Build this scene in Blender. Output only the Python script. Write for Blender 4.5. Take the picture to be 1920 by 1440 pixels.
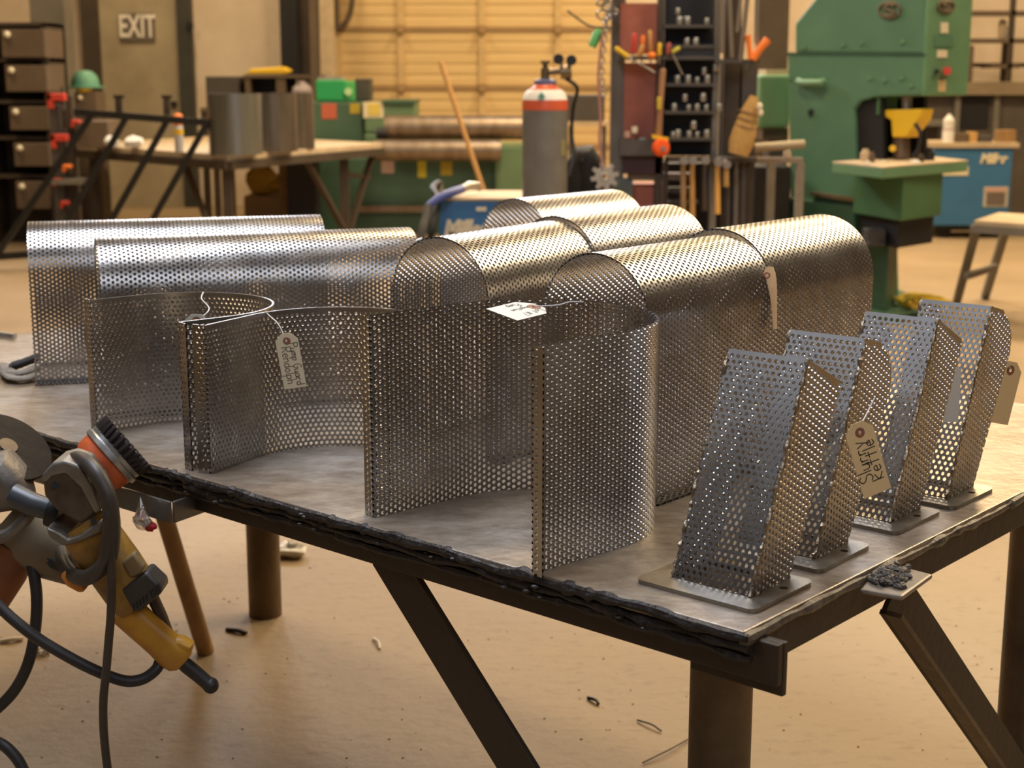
import bpy, bmesh, math, random
import numpy as np
from mathutils import Vector, Matrix
random.seed(7); RNG = np.random.default_rng(7)
S = bpy.context.scene; COL = S.collection
PI = math.pi
for o in list(bpy.data.objects): bpy.data.objects.remove(o)

# ------------------------------------------------------------------ camera
FPX, HZ, CH, TT = 2800.0, 140.0, 1.42, 0.79          # focal length in px (1920 wide), horizon row, camera height, table height
pitch = math.atan((720 - HZ) / FPX); cp, sp = math.cos(pitch), math.sin(pitch)
cam = bpy.data.objects.new('camera', bpy.data.cameras.new('camera')); COL.objects.link(cam)
cam.location = (0, 0, CH); cam.rotation_euler = (PI/2 - pitch, 0, 0)
cam.data.sensor_width = 36; cam.data.lens = FPX / 1920 * 36; cam.data.clip_end = 100
cam.data.dof.use_dof = True; cam.data.dof.focus_distance = 2.12
cam.data.dof.aperture_fstop = (cam.data.lens/1000) / 0.0080
S.camera = cam
# ------------------------------------------------------------------ world, lamps, exposure
W = bpy.data.worlds.new('world'); S.world = W; W.use_nodes = True
W.node_tree.nodes['Background'].inputs[0].default_value = (1, .8, .58, 1)
W.node_tree.nodes['Background'].inputs[1].default_value = .03
def area(name, loc, rot, sx, sy, power, col):
    l = bpy.data.lights.new(name, 'AREA'); l.shape = 'RECTANGLE'; l.size = sx; l.size_y = sy; l.energy = power; l.color = col
    o = bpy.data.objects.new(name, l); COL.objects.link(o); o.location = loc; o.rotation_euler = rot
    return o
WARM = (1, .74, .41); COOL = (.80, .87, 1)
def aim(loc, to): return (Vector(to) - Vector(loc)).to_track_quat('-Z', 'Y').to_euler()
for x, y, p in ((-4.5, 6.8, 40), (.3, 6.8, 150), (4.4, 6.6, 60), (-4.5, 10.5, 110), (.5, 11, 210), (5, 10.5, 210), (-3.2, 14.3, 110), (2, 14.4, 170), (7, 14, 120)):
    area('high_bay_lamp', (x, y, 5.6), (0, 0, 0), 1.0, 1.0, p, WARM)
# lamps hung toward the far end shine back over the table
for loc, p, c in (((-2.6, 12.5, 4.1), 120, COOL), ((.3, 13, 4.1), 110, COOL), ((3.4, 11.5, 4.9), 130, WARM), ((6.2, 9.5, 4.9), 110, WARM)):
    area('far_lamp', loc, aim(loc, (0, 2.3, .9)), 1.6, .5, p, c)
area('bay_lamp', (3.7, 5.9, 4.7), aim((3.7, 5.9, 4.7), (.4, 2.6, .9)), 2.4, 1.3, 160, (1, .84, .60))
for loc, p, sx, sy in (((-.9, 2.7, 4.3), 150, 2.4, 1.4), ((-3.3, 1.1, 3.4), 5, 1.6, .6), ((.9, -.3, 3.0), 26, 2.2, 1.5)):
    area('cool_tube_lamp', loc, aim(loc, (-.2, 2.5, .9)), sx, sy, p, COOL)
S.view_settings.view_transform = 'Standard'; S.view_settings.look = 'None'
S.view_settings.gamma = 1; S.view_settings.use_curve_mapping = False
S.view_settings.exposure = 0.0

# ------------------------------------------------------------------ pixel rays -> world points (used once, to place real things at their real depth)
def ray(x, y):
    u = (x - 960) / FPX; v = -(y - 720) / FPX
    return np.array([u, cp + v*sp, -sp + v*cp])
def P(x, y, z):
    r = ray(x, y); t = (z - CH) / r[2]; return np.array([r[0]*t, r[1]*t, z])
def PY(x, y, Y):
    r = ray(x, y); t = Y / r[1]; return np.array([r[0]*t, Y, CH + r[2]*t])
V = lambda *a: np.array(a, float)
def unit(v): v = np.asarray(v, float); return v / np.linalg.norm(v)

# ------------------------------------------------------------------ materials
MATS = {}
def mat(name, col, rough=.6, metal=0, var=.0, vscale=6, bump=0, bscale=40, col2=None, spec=.5, rvar=0, emit=0, alpha=1, trans=0, stretch=None):
    if name in MATS: return MATS[name]
    m = bpy.data.materials.new(name); m.use_nodes = True; nt = m.node_tree; N = nt.nodes; L = nt.links
    b = N['Principled BSDF']; b.inputs['Roughness'].default_value = rough; b.inputs['Metallic'].default_value = metal
    b.inputs['Specular IOR Level'].default_value = spec
    b.inputs['Base Color'].default_value = (*col, 1)
    if trans: b.inputs['Transmission Weight'].default_value = trans
    if emit: b.inputs['Emission Color'].default_value = (*col, 1); b.inputs['Emission Strength'].default_value = emit
    if var or bump or rvar:
        tc = N.new('ShaderNodeTexCoord'); mp = N.new('ShaderNodeMapping'); L.new(tc.outputs['Object'], mp.inputs[0])
        if stretch: mp.inputs['Scale'].default_value = stretch
    if var or rvar:
        n = N.new('ShaderNodeTexNoise'); n.inputs['Scale'].default_value = vscale; n.inputs['Detail'].default_value = 8; n.inputs['Roughness'].default_value = .62
        L.new(mp.outputs[0], n.inputs['Vector'])
        r = N.new('ShaderNodeValToRGB'); c2 = col2 or tuple(c*(1-var) for c in col)
        r.color_ramp.elements[0].position = .32; r.color_ramp.elements[1].position = .68
        r.color_ramp.elements[0].color = (*c2, 1); r.color_ramp.elements[1].color = (*col, 1)
        L.new(n.outputs['Fac'], r.inputs[0]); L.new(r.outputs[0], b.inputs['Base Color'])
        if rvar:
            mr = N.new('ShaderNodeMapRange'); mr.inputs['To Min'].default_value = max(.05, rough-rvar); mr.inputs['To Max'].default_value = min(1, rough+rvar)
            L.new(n.outputs['Fac'], mr.inputs[0]); L.new(mr.outputs[0], b.inputs['Roughness'])
    if bump:
        n2 = N.new('ShaderNodeTexNoise'); n2.inputs['Scale'].default_value = bscale; n2.inputs['Detail'].default_value = 6
        L.new(mp.outputs[0], n2.inputs['Vector'])
        bp = N.new('ShaderNodeBump'); bp.inputs['Strength'].default_value = bump; bp.inputs['Distance'].default_value = .01
        L.new(n2.outputs['Fac'], bp.inputs['Height']); L.new(bp.outputs[0], b.inputs['Normal'])
    MATS[name] = m; return m
def floor_mat():
    m = mat('concrete', (.375, .275, .165), .62, 0, .3, 1.1, .25, 26, col2=(.30, .21, .12), rvar=.1)
    nt = m.node_tree; N = nt.nodes; L = nt.links; b = N['Principled BSDF']
    src = b.inputs['Base Color'].links[0].from_socket
    tc = [n for n in N if n.type == 'TEX_COORD'][0]
    n = N.new('ShaderNodeTexNoise'); n.inputs['Scale'].default_value = 16; n.inputs['Detail'].default_value = 10; n.inputs['Roughness'].default_value = .7
    mp = N.new('ShaderNodeMapping'); mp.inputs['Scale'].default_value = (1, 2.2, 1); L.new(tc.outputs['Object'], mp.inputs[0]); L.new(mp.outputs[0], n.inputs['Vector'])
    r = N.new('ShaderNodeValToRGB'); r.color_ramp.elements[0].position = .34; r.color_ramp.elements[1].position = .46
    r.color_ramp.elements[0].color = (.50, .44, .38, 1); r.color_ramp.elements[1].color = (1, 1, 1, 1); L.new(n.outputs['Fac'], r.inputs[0])
    mx = N.new('ShaderNodeMix'); mx.data_type = 'RGBA'; mx.blend_type = 'MULTIPLY'; mx.inputs['Factor'].default_value = .45
    L.new(src, mx.inputs['A']); L.new(r.outputs[0], mx.inputs['B']); L.new(mx.outputs['Result'], b.inputs['Base Color'])
    return m
def table_mat():
    m = mat('table_steel', (.41, .37, .325), .36, .4, .4, 2.4, .12, 60, col2=(.29, .205, .125), rvar=.12)
    nt = m.node_tree; N = nt.nodes; L = nt.links; b = N['Principled BSDF']
    src = b.inputs['Base Color'].links[0].from_socket
    tc = [n for n in N if n.type == 'TEX_COORD'][0]
    n = N.new('ShaderNodeTexNoise'); n.inputs['Scale'].default_value = 14; n.inputs['Detail'].default_value = 12; n.inputs['Roughness'].default_value = .8
    mp = N.new('ShaderNodeMapping'); mp.inputs['Scale'].default_value = (1, 1.7, 1); mp.inputs['Rotation'].default_value = (0, 0, .4)
    L.new(tc.outputs['Object'], mp.inputs[0]); L.new(mp.outputs[0], n.inputs['Vector'])
    r = N.new('ShaderNodeValToRGB'); r.color_ramp.elements[0].position = .36; r.color_ramp.elements[1].position = .62
    r.color_ramp.elements[0].color = (.62, .57, .52, 1); r.color_ramp.elements[1].color = (1.25, 1.25, 1.25, 1); L.new(n.outputs['Fac'], r.inputs[0])
    mx = N.new('ShaderNodeMix'); mx.data_type = 'RGBA'; mx.blend_type = 'MULTIPLY'; mx.inputs['Factor'].default_value = 1
    L.new(src, mx.inputs['A']); L.new(r.outputs[0], mx.inputs['B']); L.new(mx.outputs['Result'], b.inputs['Base Color'])
    return m
M_STEEL = mat('perforated_steel', (.49, .47, .45), .30, 1, .25, 9, 0, col2=(.33, .31, .29), rvar=.07)
M_PLATE = mat('bright_plate', (.42, .39, .35), .34, 1, .3, 14, .05, 60, col2=(.26, .22, .17), rvar=.1)
M_WELD = mat('weld_metal', (.42, .35, .25), .38, 1, .4, 90, .3, 200, col2=(.32, .25, .18))
M_TABLE = table_mat()
M_CRUST = mat('burnt_edge_steel', (.05, .04, .035), .45, .4, .5, 35, .5, 90, col2=(.018, .014, .012))
M_DKSTEEL = mat('brown_painted_steel', (.062, .043, .027), .55, .35, .4, 5, .15, 50, col2=(.05, .034, .022))
M_PIPE = mat('rusty_pipe', (.20, .145, .085), .5, .45, .5, 5, .15, 50, col2=(.09, .06, .035))
M_BARGREY = mat('grey_flat_bar', (.19, .175, .15), .45, .6, .3, 9, .1, 60)
M_TAG = mat('manila_paper', (.94, .68, .34), .8, 0, .06, 30)
M_TAGW = mat('white_paper', (.70, .67, .58), .8, 0, .05, 30)
M_RING = mat('brown_paper_ring', (.32, .13, .07), .7)
M_INK = mat('black_ink', (.02, .015, .02), .6)
M_STRING = mat('white_string', (.8, .78, .76), .7)
M_BLACK = mat('black_steel', (.025, .024, .023), .5, .3, .3, 8)
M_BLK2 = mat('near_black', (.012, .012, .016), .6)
M_RUBBER = mat('black_rubber', (.035, .03, .028), .5, 0, .3, 20)
M_CORD = mat('brown_grey_cord', (.07, .055, .042), .45, 0, .4, 20)
M_CASTALU = mat('cast_aluminium', (.27, .25, .22), .5, .7, .4, 16, .15, 80, col2=(.20, .17, .14))
M_YEL = mat('dirty_yellow_plastic', (.52, .27, .04), .45, 0, .6, 11, .08, 60, col2=(.13, .075, .02))
M_YELO = mat('amber_plastic', (.66, .33, .03), .4, 0, .3, 14, col2=(.45, .2, .03))
M_ORANGE = mat('orange_paint', (.78, .16, .05), .35, 0, .35, 18, col2=(.5, .09, .03))
M_ZINC = mat('galvanised_steel', (.55, .54, .5), .35, .8, .3, 30)
M_BRISTLE = mat('dark_wire_bristle', (.07, .055, .05), .5, .6, .4, 60)
M_WOOD = mat('old_wood', (.46, .28, .12), .6, 0, .5, 9, .1, 60, col2=(.22, .12, .05), stretch=(1, 1, .3))
M_WOODL = mat('light_wood', (.66, .40, .15), .55, 0, .3, 12, col2=(.45, .25, .08))
M_WOODO = mat('ochre_wood', (.62, .33, .10), .5, 0, .2, 12)
M_GREEN = mat('machine_green', (.11, .25, .155), .5, 0, .2, 2.5, .03, 30, col2=(.085, .20, .125))
M_RGREEN = mat('roller_green', (.065, .14, .095), .5, 0, .2, 2.5, .03, 30, col2=(.05, .11, .07))
M_RGREENL = mat('roller_green_light', (.16, .27, .15), .5, 0, .2, 3)
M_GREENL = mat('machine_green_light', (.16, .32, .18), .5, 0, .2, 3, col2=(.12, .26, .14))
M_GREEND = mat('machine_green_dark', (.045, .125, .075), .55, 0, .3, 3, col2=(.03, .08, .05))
M_BLUE = mat('welder_blue', (.05, .19, .42), .4, 0, .15, 4)
M_CREAM = mat('cream_label', (.78, .70, .52), .7)
M_WHITE = mat('white_plastic', (.8, .78, .74), .5)
M_WALL = mat('cream_wall', (.78, .66, .53), .85, 0, .35, .9, .1, 12, col2=(.58, .46, .35))
M_DOOR = mat('beige_door_paint', (.46, .39, .27), .6, 0, .3, 1.8, .04, 20, col2=(.34, .28, .19))
M_PANEL = mat('yellow_door_wood', (.80, .59, .30), .6, 0, .22, 3, .05, 30, col2=(.70, .50, .24), stretch=(.5, 1, 9))
M_STILE = mat('door_stile_tan', (.70, .50, .25), .6, 0, .2, 4)
M_RAIL = mat('door_rail_brown', (.42, .27, .13), .6, 0, .2, 4)
M_BROWN = mat('brown_locker', (.155, .11, .075), .6, .1, .25, 4)
M_BROWND = mat('dark_brown_frame', (.075, .055, .04), .6, .1, .3, 4)
M_GREYP = mat('grey_paint', (.22, .20, .17), .6, .1, .25, 3)
M_DGREY = mat('dark_grey_box', (.09, .08, .075), .6, .1, .25, 6)
M_ROLL = mat('worn_roller_steel', (.34, .27, .20), .4, .75, .5, 4, col2=(.20, .14, .09), stretch=(3, 1, 1))
M_REDP = mat('red_rack_paint', (.52, .17, .11), .55, 0, .3, 5, col2=(.36, .11, .07))
M_RED = mat('red_paint', (.62, .06, .04), .45)
M_YELLOW = mat('bright_yellow', (.85, .55, .03), .45)
M_OR = mat('bright_orange', (.95, .24, .03), .45)
M_GREENB = mat('bin_green', (.02, .35, .12), .45)
M_TEAL = mat('teal_plastic', (.12, .33, .24), .5)
M_STRAW = mat('straw', (.62, .38, .12), .8, 0, .35, 25, col2=(.42, .24, .07), stretch=(6, 6, 1))
M_CARD = mat('cardboard', (.42, .29, .16), .85, 0, .15, 6)
M_TAN = mat('tan_dusty_top', (.62, .48, .32), .7, 0, .25, 8)
M_GAS = mat('grey_cylinder_paint', (.23, .22, .195), .45, .1, .2, 6, col2=(.17, .16, .14))
M_CHAIN = mat('chain_steel', (.42, .39, .35), .4, .8)
M_PINK = mat('pinkish_cord', (.42, .2, .18), .7)
M_GLOVE = mat('grey_leather', (.32, .28, .22), .75, 0, .4, 25, .2, 90, col2=(.18, .15, .12))
M_PURP = mat('pale_mauve_cloth', (.45, .38, .42), .85, 0, .3, 12)
def clear_film():
    m = mat('clear_film', (.9, .88, .86), .12, 0, trans=.9); return m
M_FILM = clear_film()

# ------------------------------------------------------------------ objects
ORIG = {}
def thing(name, label, cat, loc=(0, 0, 0), rz=0, group=None, local=False):
    o = bpy.data.objects.new(name, None); COL.objects.link(o); o.empty_display_size = .05
    o.location = [float(c) for c in loc]; o.rotation_euler = (0, 0, rz)
    o['label'] = label; o['category'] = cat
    if group: o['group'] = group
    ORIG[o.name] = np.zeros(3) if local else np.array(loc, float)
    return o
def tag_obj(o, label, cat, group=None):
    o['label'] = label; o['category'] = cat
    if group: o['group'] = group
    return o
def dup(root, loc, rz, label, group=None):
    r = root.copy(); COL.objects.link(r); r.location = [float(c) for c in loc]; r.rotation_euler = (0, 0, rz); r['label'] = label
    if group: r['group'] = group
    for ch in list(root.children):
        c = ch.copy(); COL.objects.link(c); c.parent = r
        for g in list(ch.children):
            d = g.copy(); COL.objects.link(d); d.parent = c
    return r
def link_mesh(name, me, m, parent=None, label=None):
    o = bpy.data.objects.new(name, me); COL.objects.link(o)
    if m: me.materials.append(m)
    if parent is not None: o.parent = parent
    if label: o['label'] = label
    ORIG[o.name] = ORIG.get(parent.name, np.zeros(3)) if parent is not None else np.zeros(3)
    return o
class MB:
    def __init__(s): s.v = []; s.f = []
    def add(s, vs, fs):
        k = len(s.v); s.v += [tuple(float(c) for c in v) for v in vs]; s.f += [tuple(i+k for i in f) for f in fs]; return s
    def obox(s, p, ex, ey, ez):
        p, ex, ey, ez = map(np.asarray, (p, ex, ey, ez))
        vs = [p, p+ex, p+ex+ey, p+ey, p+ez, p+ex+ez, p+ex+ey+ez, p+ey+ez]
        return s.add(vs, [(0, 3, 2, 1), (4, 5, 6, 7), (0, 1, 5, 4), (1, 2, 6, 5), (2, 3, 7, 6), (3, 0, 4, 7)])
    def box(s, x0, x1, y0, y1, z0, z1): return s.obox(V(x0, y0, z0), V(x1-x0, 0, 0), V(0, y1-y0, 0), V(0, 0, z1-z0))
    def pb(s, x0, y0, x1, y1, Y, d, z0=None):
        a = PY(x0, (y0+y1)/2, Y); b = PY(x1, (y0+y1)/2, Y); t = PY((x0+x1)/2, y0, Y)[2]; l = PY((x0+x1)/2, y1, Y)[2] if z0 is None else z0
        return s.box(a[0], b[0], Y, Y+d, l, t)
    def bar(s, p0, p1, w, h, up=(0, 0, 1)):
        p0, p1 = np.asarray(p0, float), np.asarray(p1, float); d = unit(p1-p0); x = np.cross(d, up)
        x = unit(x) if np.linalg.norm(x) > 1e-6 else V(1, 0, 0); y = np.cross(x, d)
        return s.obox(p0 - x*w/2 - y*h/2, p1-p0, x*w, y*h)
    def tube(s, pts, r, n=10, caps=True, fl=1.0):
        pts = [np.asarray(p, float) for p in pts]; rs = r if hasattr(r, '__len__') else [r]*len(pts)
        t0 = unit(pts[1]-pts[0]); u = np.cross(t0, V(0, 0, 1)); u = unit(u) if np.linalg.norm(u) > 1e-3 else V(1, 0, 0)
        vs = []
        for i, p in enumerate(pts):
            t = unit(pts[min(i+1, len(pts)-1)] - pts[max(i-1, 0)]); u = unit(u - t*np.dot(u, t)); w = np.cross(t, u)
            for k in range(n):
                a = 2*PI*k/n; vs.append(p + (u*math.cos(a) + w*math.sin(a)*fl)*rs[i])
        fs = [(i*n+k, i*n+(k+1) % n, (i+1)*n+(k+1) % n, (i+1)*n+k) for i in range(len(pts)-1) for k in range(n)]
        if caps: fs += [tuple(range(n))[::-1], tuple((len(pts)-1)*n+k for k in range(n))]
        return s.add(vs, fs)
    def cyl(s, p0, p1, r0, r1=None, n=16): return s.tube([p0, p1], [r0, r0 if r1 is None else r1], n)
    def lathe(s, prof, p0=(0, 0, 0), axis=(0, 0, 1), n=24):
        p0 = np.asarray(p0, float); t = unit(axis); u = np.cross(t, V(0, 0, 1)); u = unit(u) if np.linalg.norm(u) > 1e-3 else V(1, 0, 0); w = np.cross(t, u)
        vs = [p0 + t*h + (u*math.cos(2*PI*k/n) + w*math.sin(2*PI*k/n))*max(r, 1e-4) for r, h in prof for k in range(n)]
        fs = [(i*n+k, i*n+(k+1) % n, (i+1)*n+(k+1) % n, (i+1)*n+k) for i in range(len(prof)-1) for k in range(n)]
        fs += [tuple(range(n))[::-1], tuple((len(prof)-1)*n+k for k in range(n))]
        return s.add(vs, fs)
    def prism(s, poly, vec):
        n = len(poly); vec = np.asarray(vec, float); vs = [np.asarray(p, float) for p in poly]; vs += [v+vec for v in vs]
        return s.add(vs, [tuple(range(n))[::-1], tuple(range(n, 2*n))] + [(i, (i+1) % n, (i+1) % n+n, i+n) for i in range(n)])
    def ball(s, c, r, n=12, m=8, R=None):
        c = np.asarray(c, float); r = np.asarray(r if hasattr(r, '__len__') else (r, r, r), float); vs = []
        for i in range(m+1):
            th = PI*i/m
            for k in range(n):
                a = 2*PI*k/n; q = V(math.sin(th)*math.cos(a), math.sin(th)*math.sin(a), math.cos(th))*r + 1e-6*V(math.cos(a), math.sin(a), 0)
                vs.append(c + (R @ q if R is not None else q))
        return s.add(vs, [(i*n+k, i*n+(k+1) % n, (i+1)*n+(k+1) % n, (i+1)*n+k) for i in range(m) for k in range(n)])
    def torus(s, c, R, r, ax=(0, 0, 1), n=20, m=8, sx=1, u=None):
        c = np.asarray(c, float); t = unit(ax)
        if u is None: u = np.cross(t, V(0, 0, 1)); u = unit(u) if np.linalg.norm(u) > 1e-3 else V(1, 0, 0)
        w = np.cross(t, u); vs = []
        for i in range(n):
            a = 2*PI*i/n; d = u*math.cos(a)*sx + w*math.sin(a)
            for k in range(m):
                b = 2*PI*k/m; vs.append(c + d*R + (unit(d)*math.cos(b) + t*math.sin(b))*r)
        return s.add(vs, [(i*m+k, ((i+1) % n)*m+k, ((i+1) % n)*m+(k+1) % m, i*m+(k+1) % m) for i in range(n) for k in range(m)])
    def build(s, name, m, parent=None, label=None, smooth=35, bev=0, seg=2, sub=0, jit=0):
        off = ORIG[parent.name] if parent is not None else np.zeros(3)
        vv = np.array(s.v) - off
        if jit: vv = vv + RNG.normal(0, jit, vv.shape)
        me = bpy.data.meshes.new(name); me.from_pydata(vv.tolist(), [], s.f)
        bm = bmesh.new(); bm.from_mesh(me); bmesh.ops.recalc_face_normals(bm, faces=bm.faces); bm.to_mesh(me); bm.free()
        if smooth:
            me.polygons.foreach_set('use_smooth', [True]*len(me.polygons)); me.set_sharp_from_angle(angle=math.radians(smooth))
        o = link_mesh(name, me, m, parent, label)
        if bev:
            b = o.modifiers.new('bevel', 'BEVEL'); b.width = bev; b.segments = seg; b.limit_method = 'ANGLE'; b.angle_limit = .6
        if sub:
            b = o.modifiers.new('subsurf', 'SUBSURF'); b.levels = sub; b.render_levels = sub
        return o
def struct(o): o['kind'] = 'structure'; return o
def spline(pts, n=8):
    """Catmull-Rom through 3D points"""
    p = [np.asarray(q, float) for q in pts]; p = [2*p[0]-p[1]] + p + [2*p[-1]-p[-2]]; out = []
    for i in range(1, len(p)-2):
        for k in range(n):
            t = k/n; a, b, c, d = p[i-1], p[i], p[i+1], p[i+2]
            out.append(.5*((2*b) + (c-a)*t + (2*a-5*b+4*c-d)*t*t + (3*b-a-3*c+d)*t**3))
    return out + [p[-2]]
def plate2d(name, outer, holes, th, m, parent, M, label=None, bev=0):
    """flat plate with real holes: filled 2D curve -> mesh; M maps local xy(z) to world"""
    cu = bpy.data.curves.new(name, 'CURVE'); cu.dimensions = '2D'; cu.fill_mode = 'BOTH'; cu.extrude = th/2
    for ring in [outer] + holes:
        sp_ = cu.splines.new('POLY'); sp_.points.add(len(ring)-1); sp_.use_cyclic_u = True
        for i, q in enumerate(ring): sp_.points[i].co = (q[0], q[1], 0, 1)
    t = bpy.data.objects.new('t', cu); COL.objects.link(t); dg = bpy.context.evaluated_depsgraph_get()
    me = bpy.data.meshes.new_from_object(t.evaluated_get(dg)); bpy.data.objects.remove(t); bpy.data.curves.remove(cu)
    me.name = name; me.transform(M)
    off = ORIG[parent.name] if parent is not None else np.zeros(3); me.transform(Matrix.Translation(Vector(-off)))
    me.materials.clear()
    return link_mesh(name, me, m, parent, label)
def text_mesh(name, s, size, m, parent, M, ext=.002, bold=0, shear=0):
    cu = bpy.data.curves.new(name, 'FONT'); cu.body = s; cu.size = size; cu.extrude = ext; cu.align_x = 'CENTER'; cu.align_y = 'CENTER'; cu.offset = bold; cu.shear = shear
    t = bpy.data.objects.new('t', cu); COL.objects.link(t); dg = bpy.context.evaluated_depsgraph_get()
    me = bpy.data.meshes.new_from_object(t.evaluated_get(dg)); bpy.data.objects.remove(t); bpy.data.curves.remove(cu)
    me.name = name; me.transform(M); off = ORIG[parent.name]; me.transform(Matrix.Translation(Vector(-off))); me.materials.clear()
    return link_mesh(name, me, m, parent)
def frame(o, x, y):
    x = unit(x); z = unit(np.cross(x, y)); y = np.cross(z, x)
    return Matrix(((x[0], y[0], z[0], o[0]), (x[1], y[1], z[1], o[1]), (x[2], y[2], z[2], o[2]), (0, 0, 0, 1)))
FACING = lambda o: frame(o, (1, 0, 0), (0, 0, 1))          # a sign facing the camera side (-Y)
def circ(c, r, n=20): return [(c[0]+r*math.cos(2*PI*k/n), c[1]+r*math.sin(2*PI*k/n)) for k in range(n)]

# ------------------------------------------------------------------ perforated sheet with real holes
PITCH, HOLE, THK = .0093, .0061, .0029
def perf(name, poly, fn, parent, m=M_STEEL, cols=True, solid=(), nseg=12, phase=(0, 0), label=None, margin=.0022):
    """poly: convex polygon (ccw) in sheet coordinates uv; fn(uv)->(pos, normal); staggered round holes cut through both faces.
    solid: polygon edges (indices) that keep an uncut margin."""
    poly = np.array(poly, float); p, r = PITCH, HOLE/2
    lo, hi = poly.min(0) - p, poly.max(0) + p
    du, dv = (p*.8660254, p) if cols else (p, p*.8660254)
    iu = np.arange(int((hi[0]-lo[0])/du)+2); iv = np.arange(int((hi[1]-lo[1])/dv)+2)
    I, J = np.meshgrid(iu, iv, indexing='ij')
    if cols: cu = lo[0] + phase[0]*p + I*du; cv = lo[1] + phase[1]*p + J*dv + (I % 2)*p/2
    else: cu = lo[0] + phase[0]*p + I*du + (J % 2)*p/2; cv = lo[1] + phase[1]*p + J*dv
    C = np.stack([cu.ravel(), cv.ravel()], 1)
    a = np.arange(nseg)*2*PI/nseg; rot = PI/6 if not cols else 0
    k = np.arange(nseg)
    hexr = np.array([(p/2)/max(math.cos(((x - rot + PI/6) % (PI/3)) - PI/6 + (PI/6 if False else 0)), .5) if False else 0 for x in a])
    # hexagonal cell: vertices at angle rot + 60k
    rel = (a - rot) % (PI/3); hexr = (p/2) / np.cos(rel - PI/6)
    O = np.stack([hexr*np.cos(a), hexr*np.sin(a)], 1); Hh = np.stack([r*np.cos(a), r*np.sin(a)], 1)
    e = np.roll(poly, -1, 0) - poly; nrm = np.stack([e[:, 1], -e[:, 0]], 1); nrm /= np.linalg.norm(nrm, axis=1)[:, None]   # outward
    sd = lambda q: ((q[..., None, :] - poly)*nrm).sum(-1)                  # signed distances (>0 outside)
    keep = sd(C).max(1) < p*.58; C = C[keep]
    solidmask = np.zeros(len(C), bool)
    d = sd(C)
    for s_ in solid: solidmask |= d[:, s_] > -(r + margin)
    out = C[:, None, :] + O[None]; inn = C[:, None, :] + Hh[None]
    inn[solidmask] = C[solidmask][:, None, :]
    def clamp(q):
        for _ in range(3):
            dd = np.maximum(sd(q), 0); j = dd.argmax(-1); mx = np.take_along_axis(dd, j[..., None], -1)[..., 0]
            q = q - nrm[j]*mx[..., None]
        return q
    inn_on = sd(inn).max(-1) > -1e-7; out_c = clamp(out); inn_c = clamp(inn)
    out_on = sd(out_c).max(-1) > -1e-6
    n = len(C); A = np.concatenate([out_c.reshape(-1, 2), inn_c.reshape(-1, 2)])
    key = np.round(A/2e-6).astype(np.int64); _, first, inv = np.unique(key, axis=0, return_index=True, return_inverse=True); inv = inv.ravel()
    U = A[first]; nu = len(U)
    oi = inv[:n*nseg].reshape(n, nseg); ii = inv[n*nseg:].reshape(n, nseg)
    o2, i2 = np.roll(oi, -1, 1), np.roll(ii, -1, 1)
    q = np.stack([oi, o2, i2, ii], -1).reshape(-1, 4)
    def area2(qd):
        a_, b_, c_, d_ = U[qd[:, 0]], U[qd[:, 1]], U[qd[:, 2]], U[qd[:, 3]]
        return np.abs((c_-a_)[:, 0]*(d_-b_)[:, 1] - (c_-a_)[:, 1]*(d_-b_)[:, 0])
    q = q[area2(q) > 1e-11]
    pos, N = fn(U)
    top, bot = pos + N*THK/2, pos - N*THK/2
    faces = [tuple(dict.fromkeys(f)) for f in q.tolist()]
    fl = [f for f in faces if len(f) >= 3]
    F = fl + [tuple(x+nu for x in f[::-1]) for f in fl]
    # hole walls (own vertices, smooth)
    ion2 = np.roll(inn_on, -1, 1); w = (~(inn_on & ion2)) & (~solidmask[:, None])
    wi = np.stack([ii, i2], -1)[w]
    us, inv2 = np.unique(wi.ravel(), return_inverse=True); wq = inv2.reshape(-1, 2); b0 = 2*nu; nw = len(us)
    F += [(b0+x, b0+y, b0+nw+y, b0+nw+x) for x, y in wq.tolist() if x != y]
    # rim of the sheet where metal reaches the edge
    on2 = np.roll(out_on, -1, 1); both = out_on & on2 & (oi != o2)
    mid = (out_c + np.roll(out_c, -1, 1))/2; both &= (sd(mid).max(-1) > -1e-6)
    inside_hole = inn_on & ion2; both &= ~inside_hole
    ri = np.stack([oi, o2], -1)[both]; ru, rinv = np.unique(ri.ravel(), return_inverse=True); rq = rinv.reshape(-1, 2); b1 = b0+2*nw; nr = len(ru)
    F += [(b1+y, b1+x, b1+nr+x, b1+nr+y) for x, y in rq.tolist()]
    verts = np.concatenate([top, bot, top[us], bot[us], top[ru], bot[ru]])
    me = bpy.data.meshes.new(name); me.from_pydata(verts.tolist(), [], F)
    me.polygons.foreach_set('use_smooth', [True]*len(me.polygons))
    return link_mesh(name, me, m, parent, label)
def path_fn(pts, to3d, flip=1):
    """sheet that follows a 2D polyline (arc length = u) and is extruded along v. to3d(p2, v) and 2D normals -> 3D by to3d direction"""
    pts = np.array(pts, float); seg = np.linalg.norm(np.diff(pts, axis=0), axis=1); s = np.concatenate([[0], np.cumsum(seg)])
    tan = np.gradient(pts, s, axis=0); tan /= np.linalg.norm(tan, axis=1)[:, None]
    def fn(U):
        x = np.interp(U[:, 0], s, pts[:, 0]); y = np.interp(U[:, 0], s, pts[:, 1])
        tx = np.interp(U[:, 0], s, tan[:, 0]); ty = np.interp(U[:, 0], s, tan[:, 1]); l = np.hypot(tx, ty); tx /= l; ty /= l
        return to3d(np.stack([x, y], 1), U[:, 1]), flip*to3d(np.stack([ty, -tx], 1), np.zeros(len(U)))
    return fn, s[-1]
def rect(u, v): return [(0, 0), (u, 0), (u, v), (0, v)]
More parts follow.
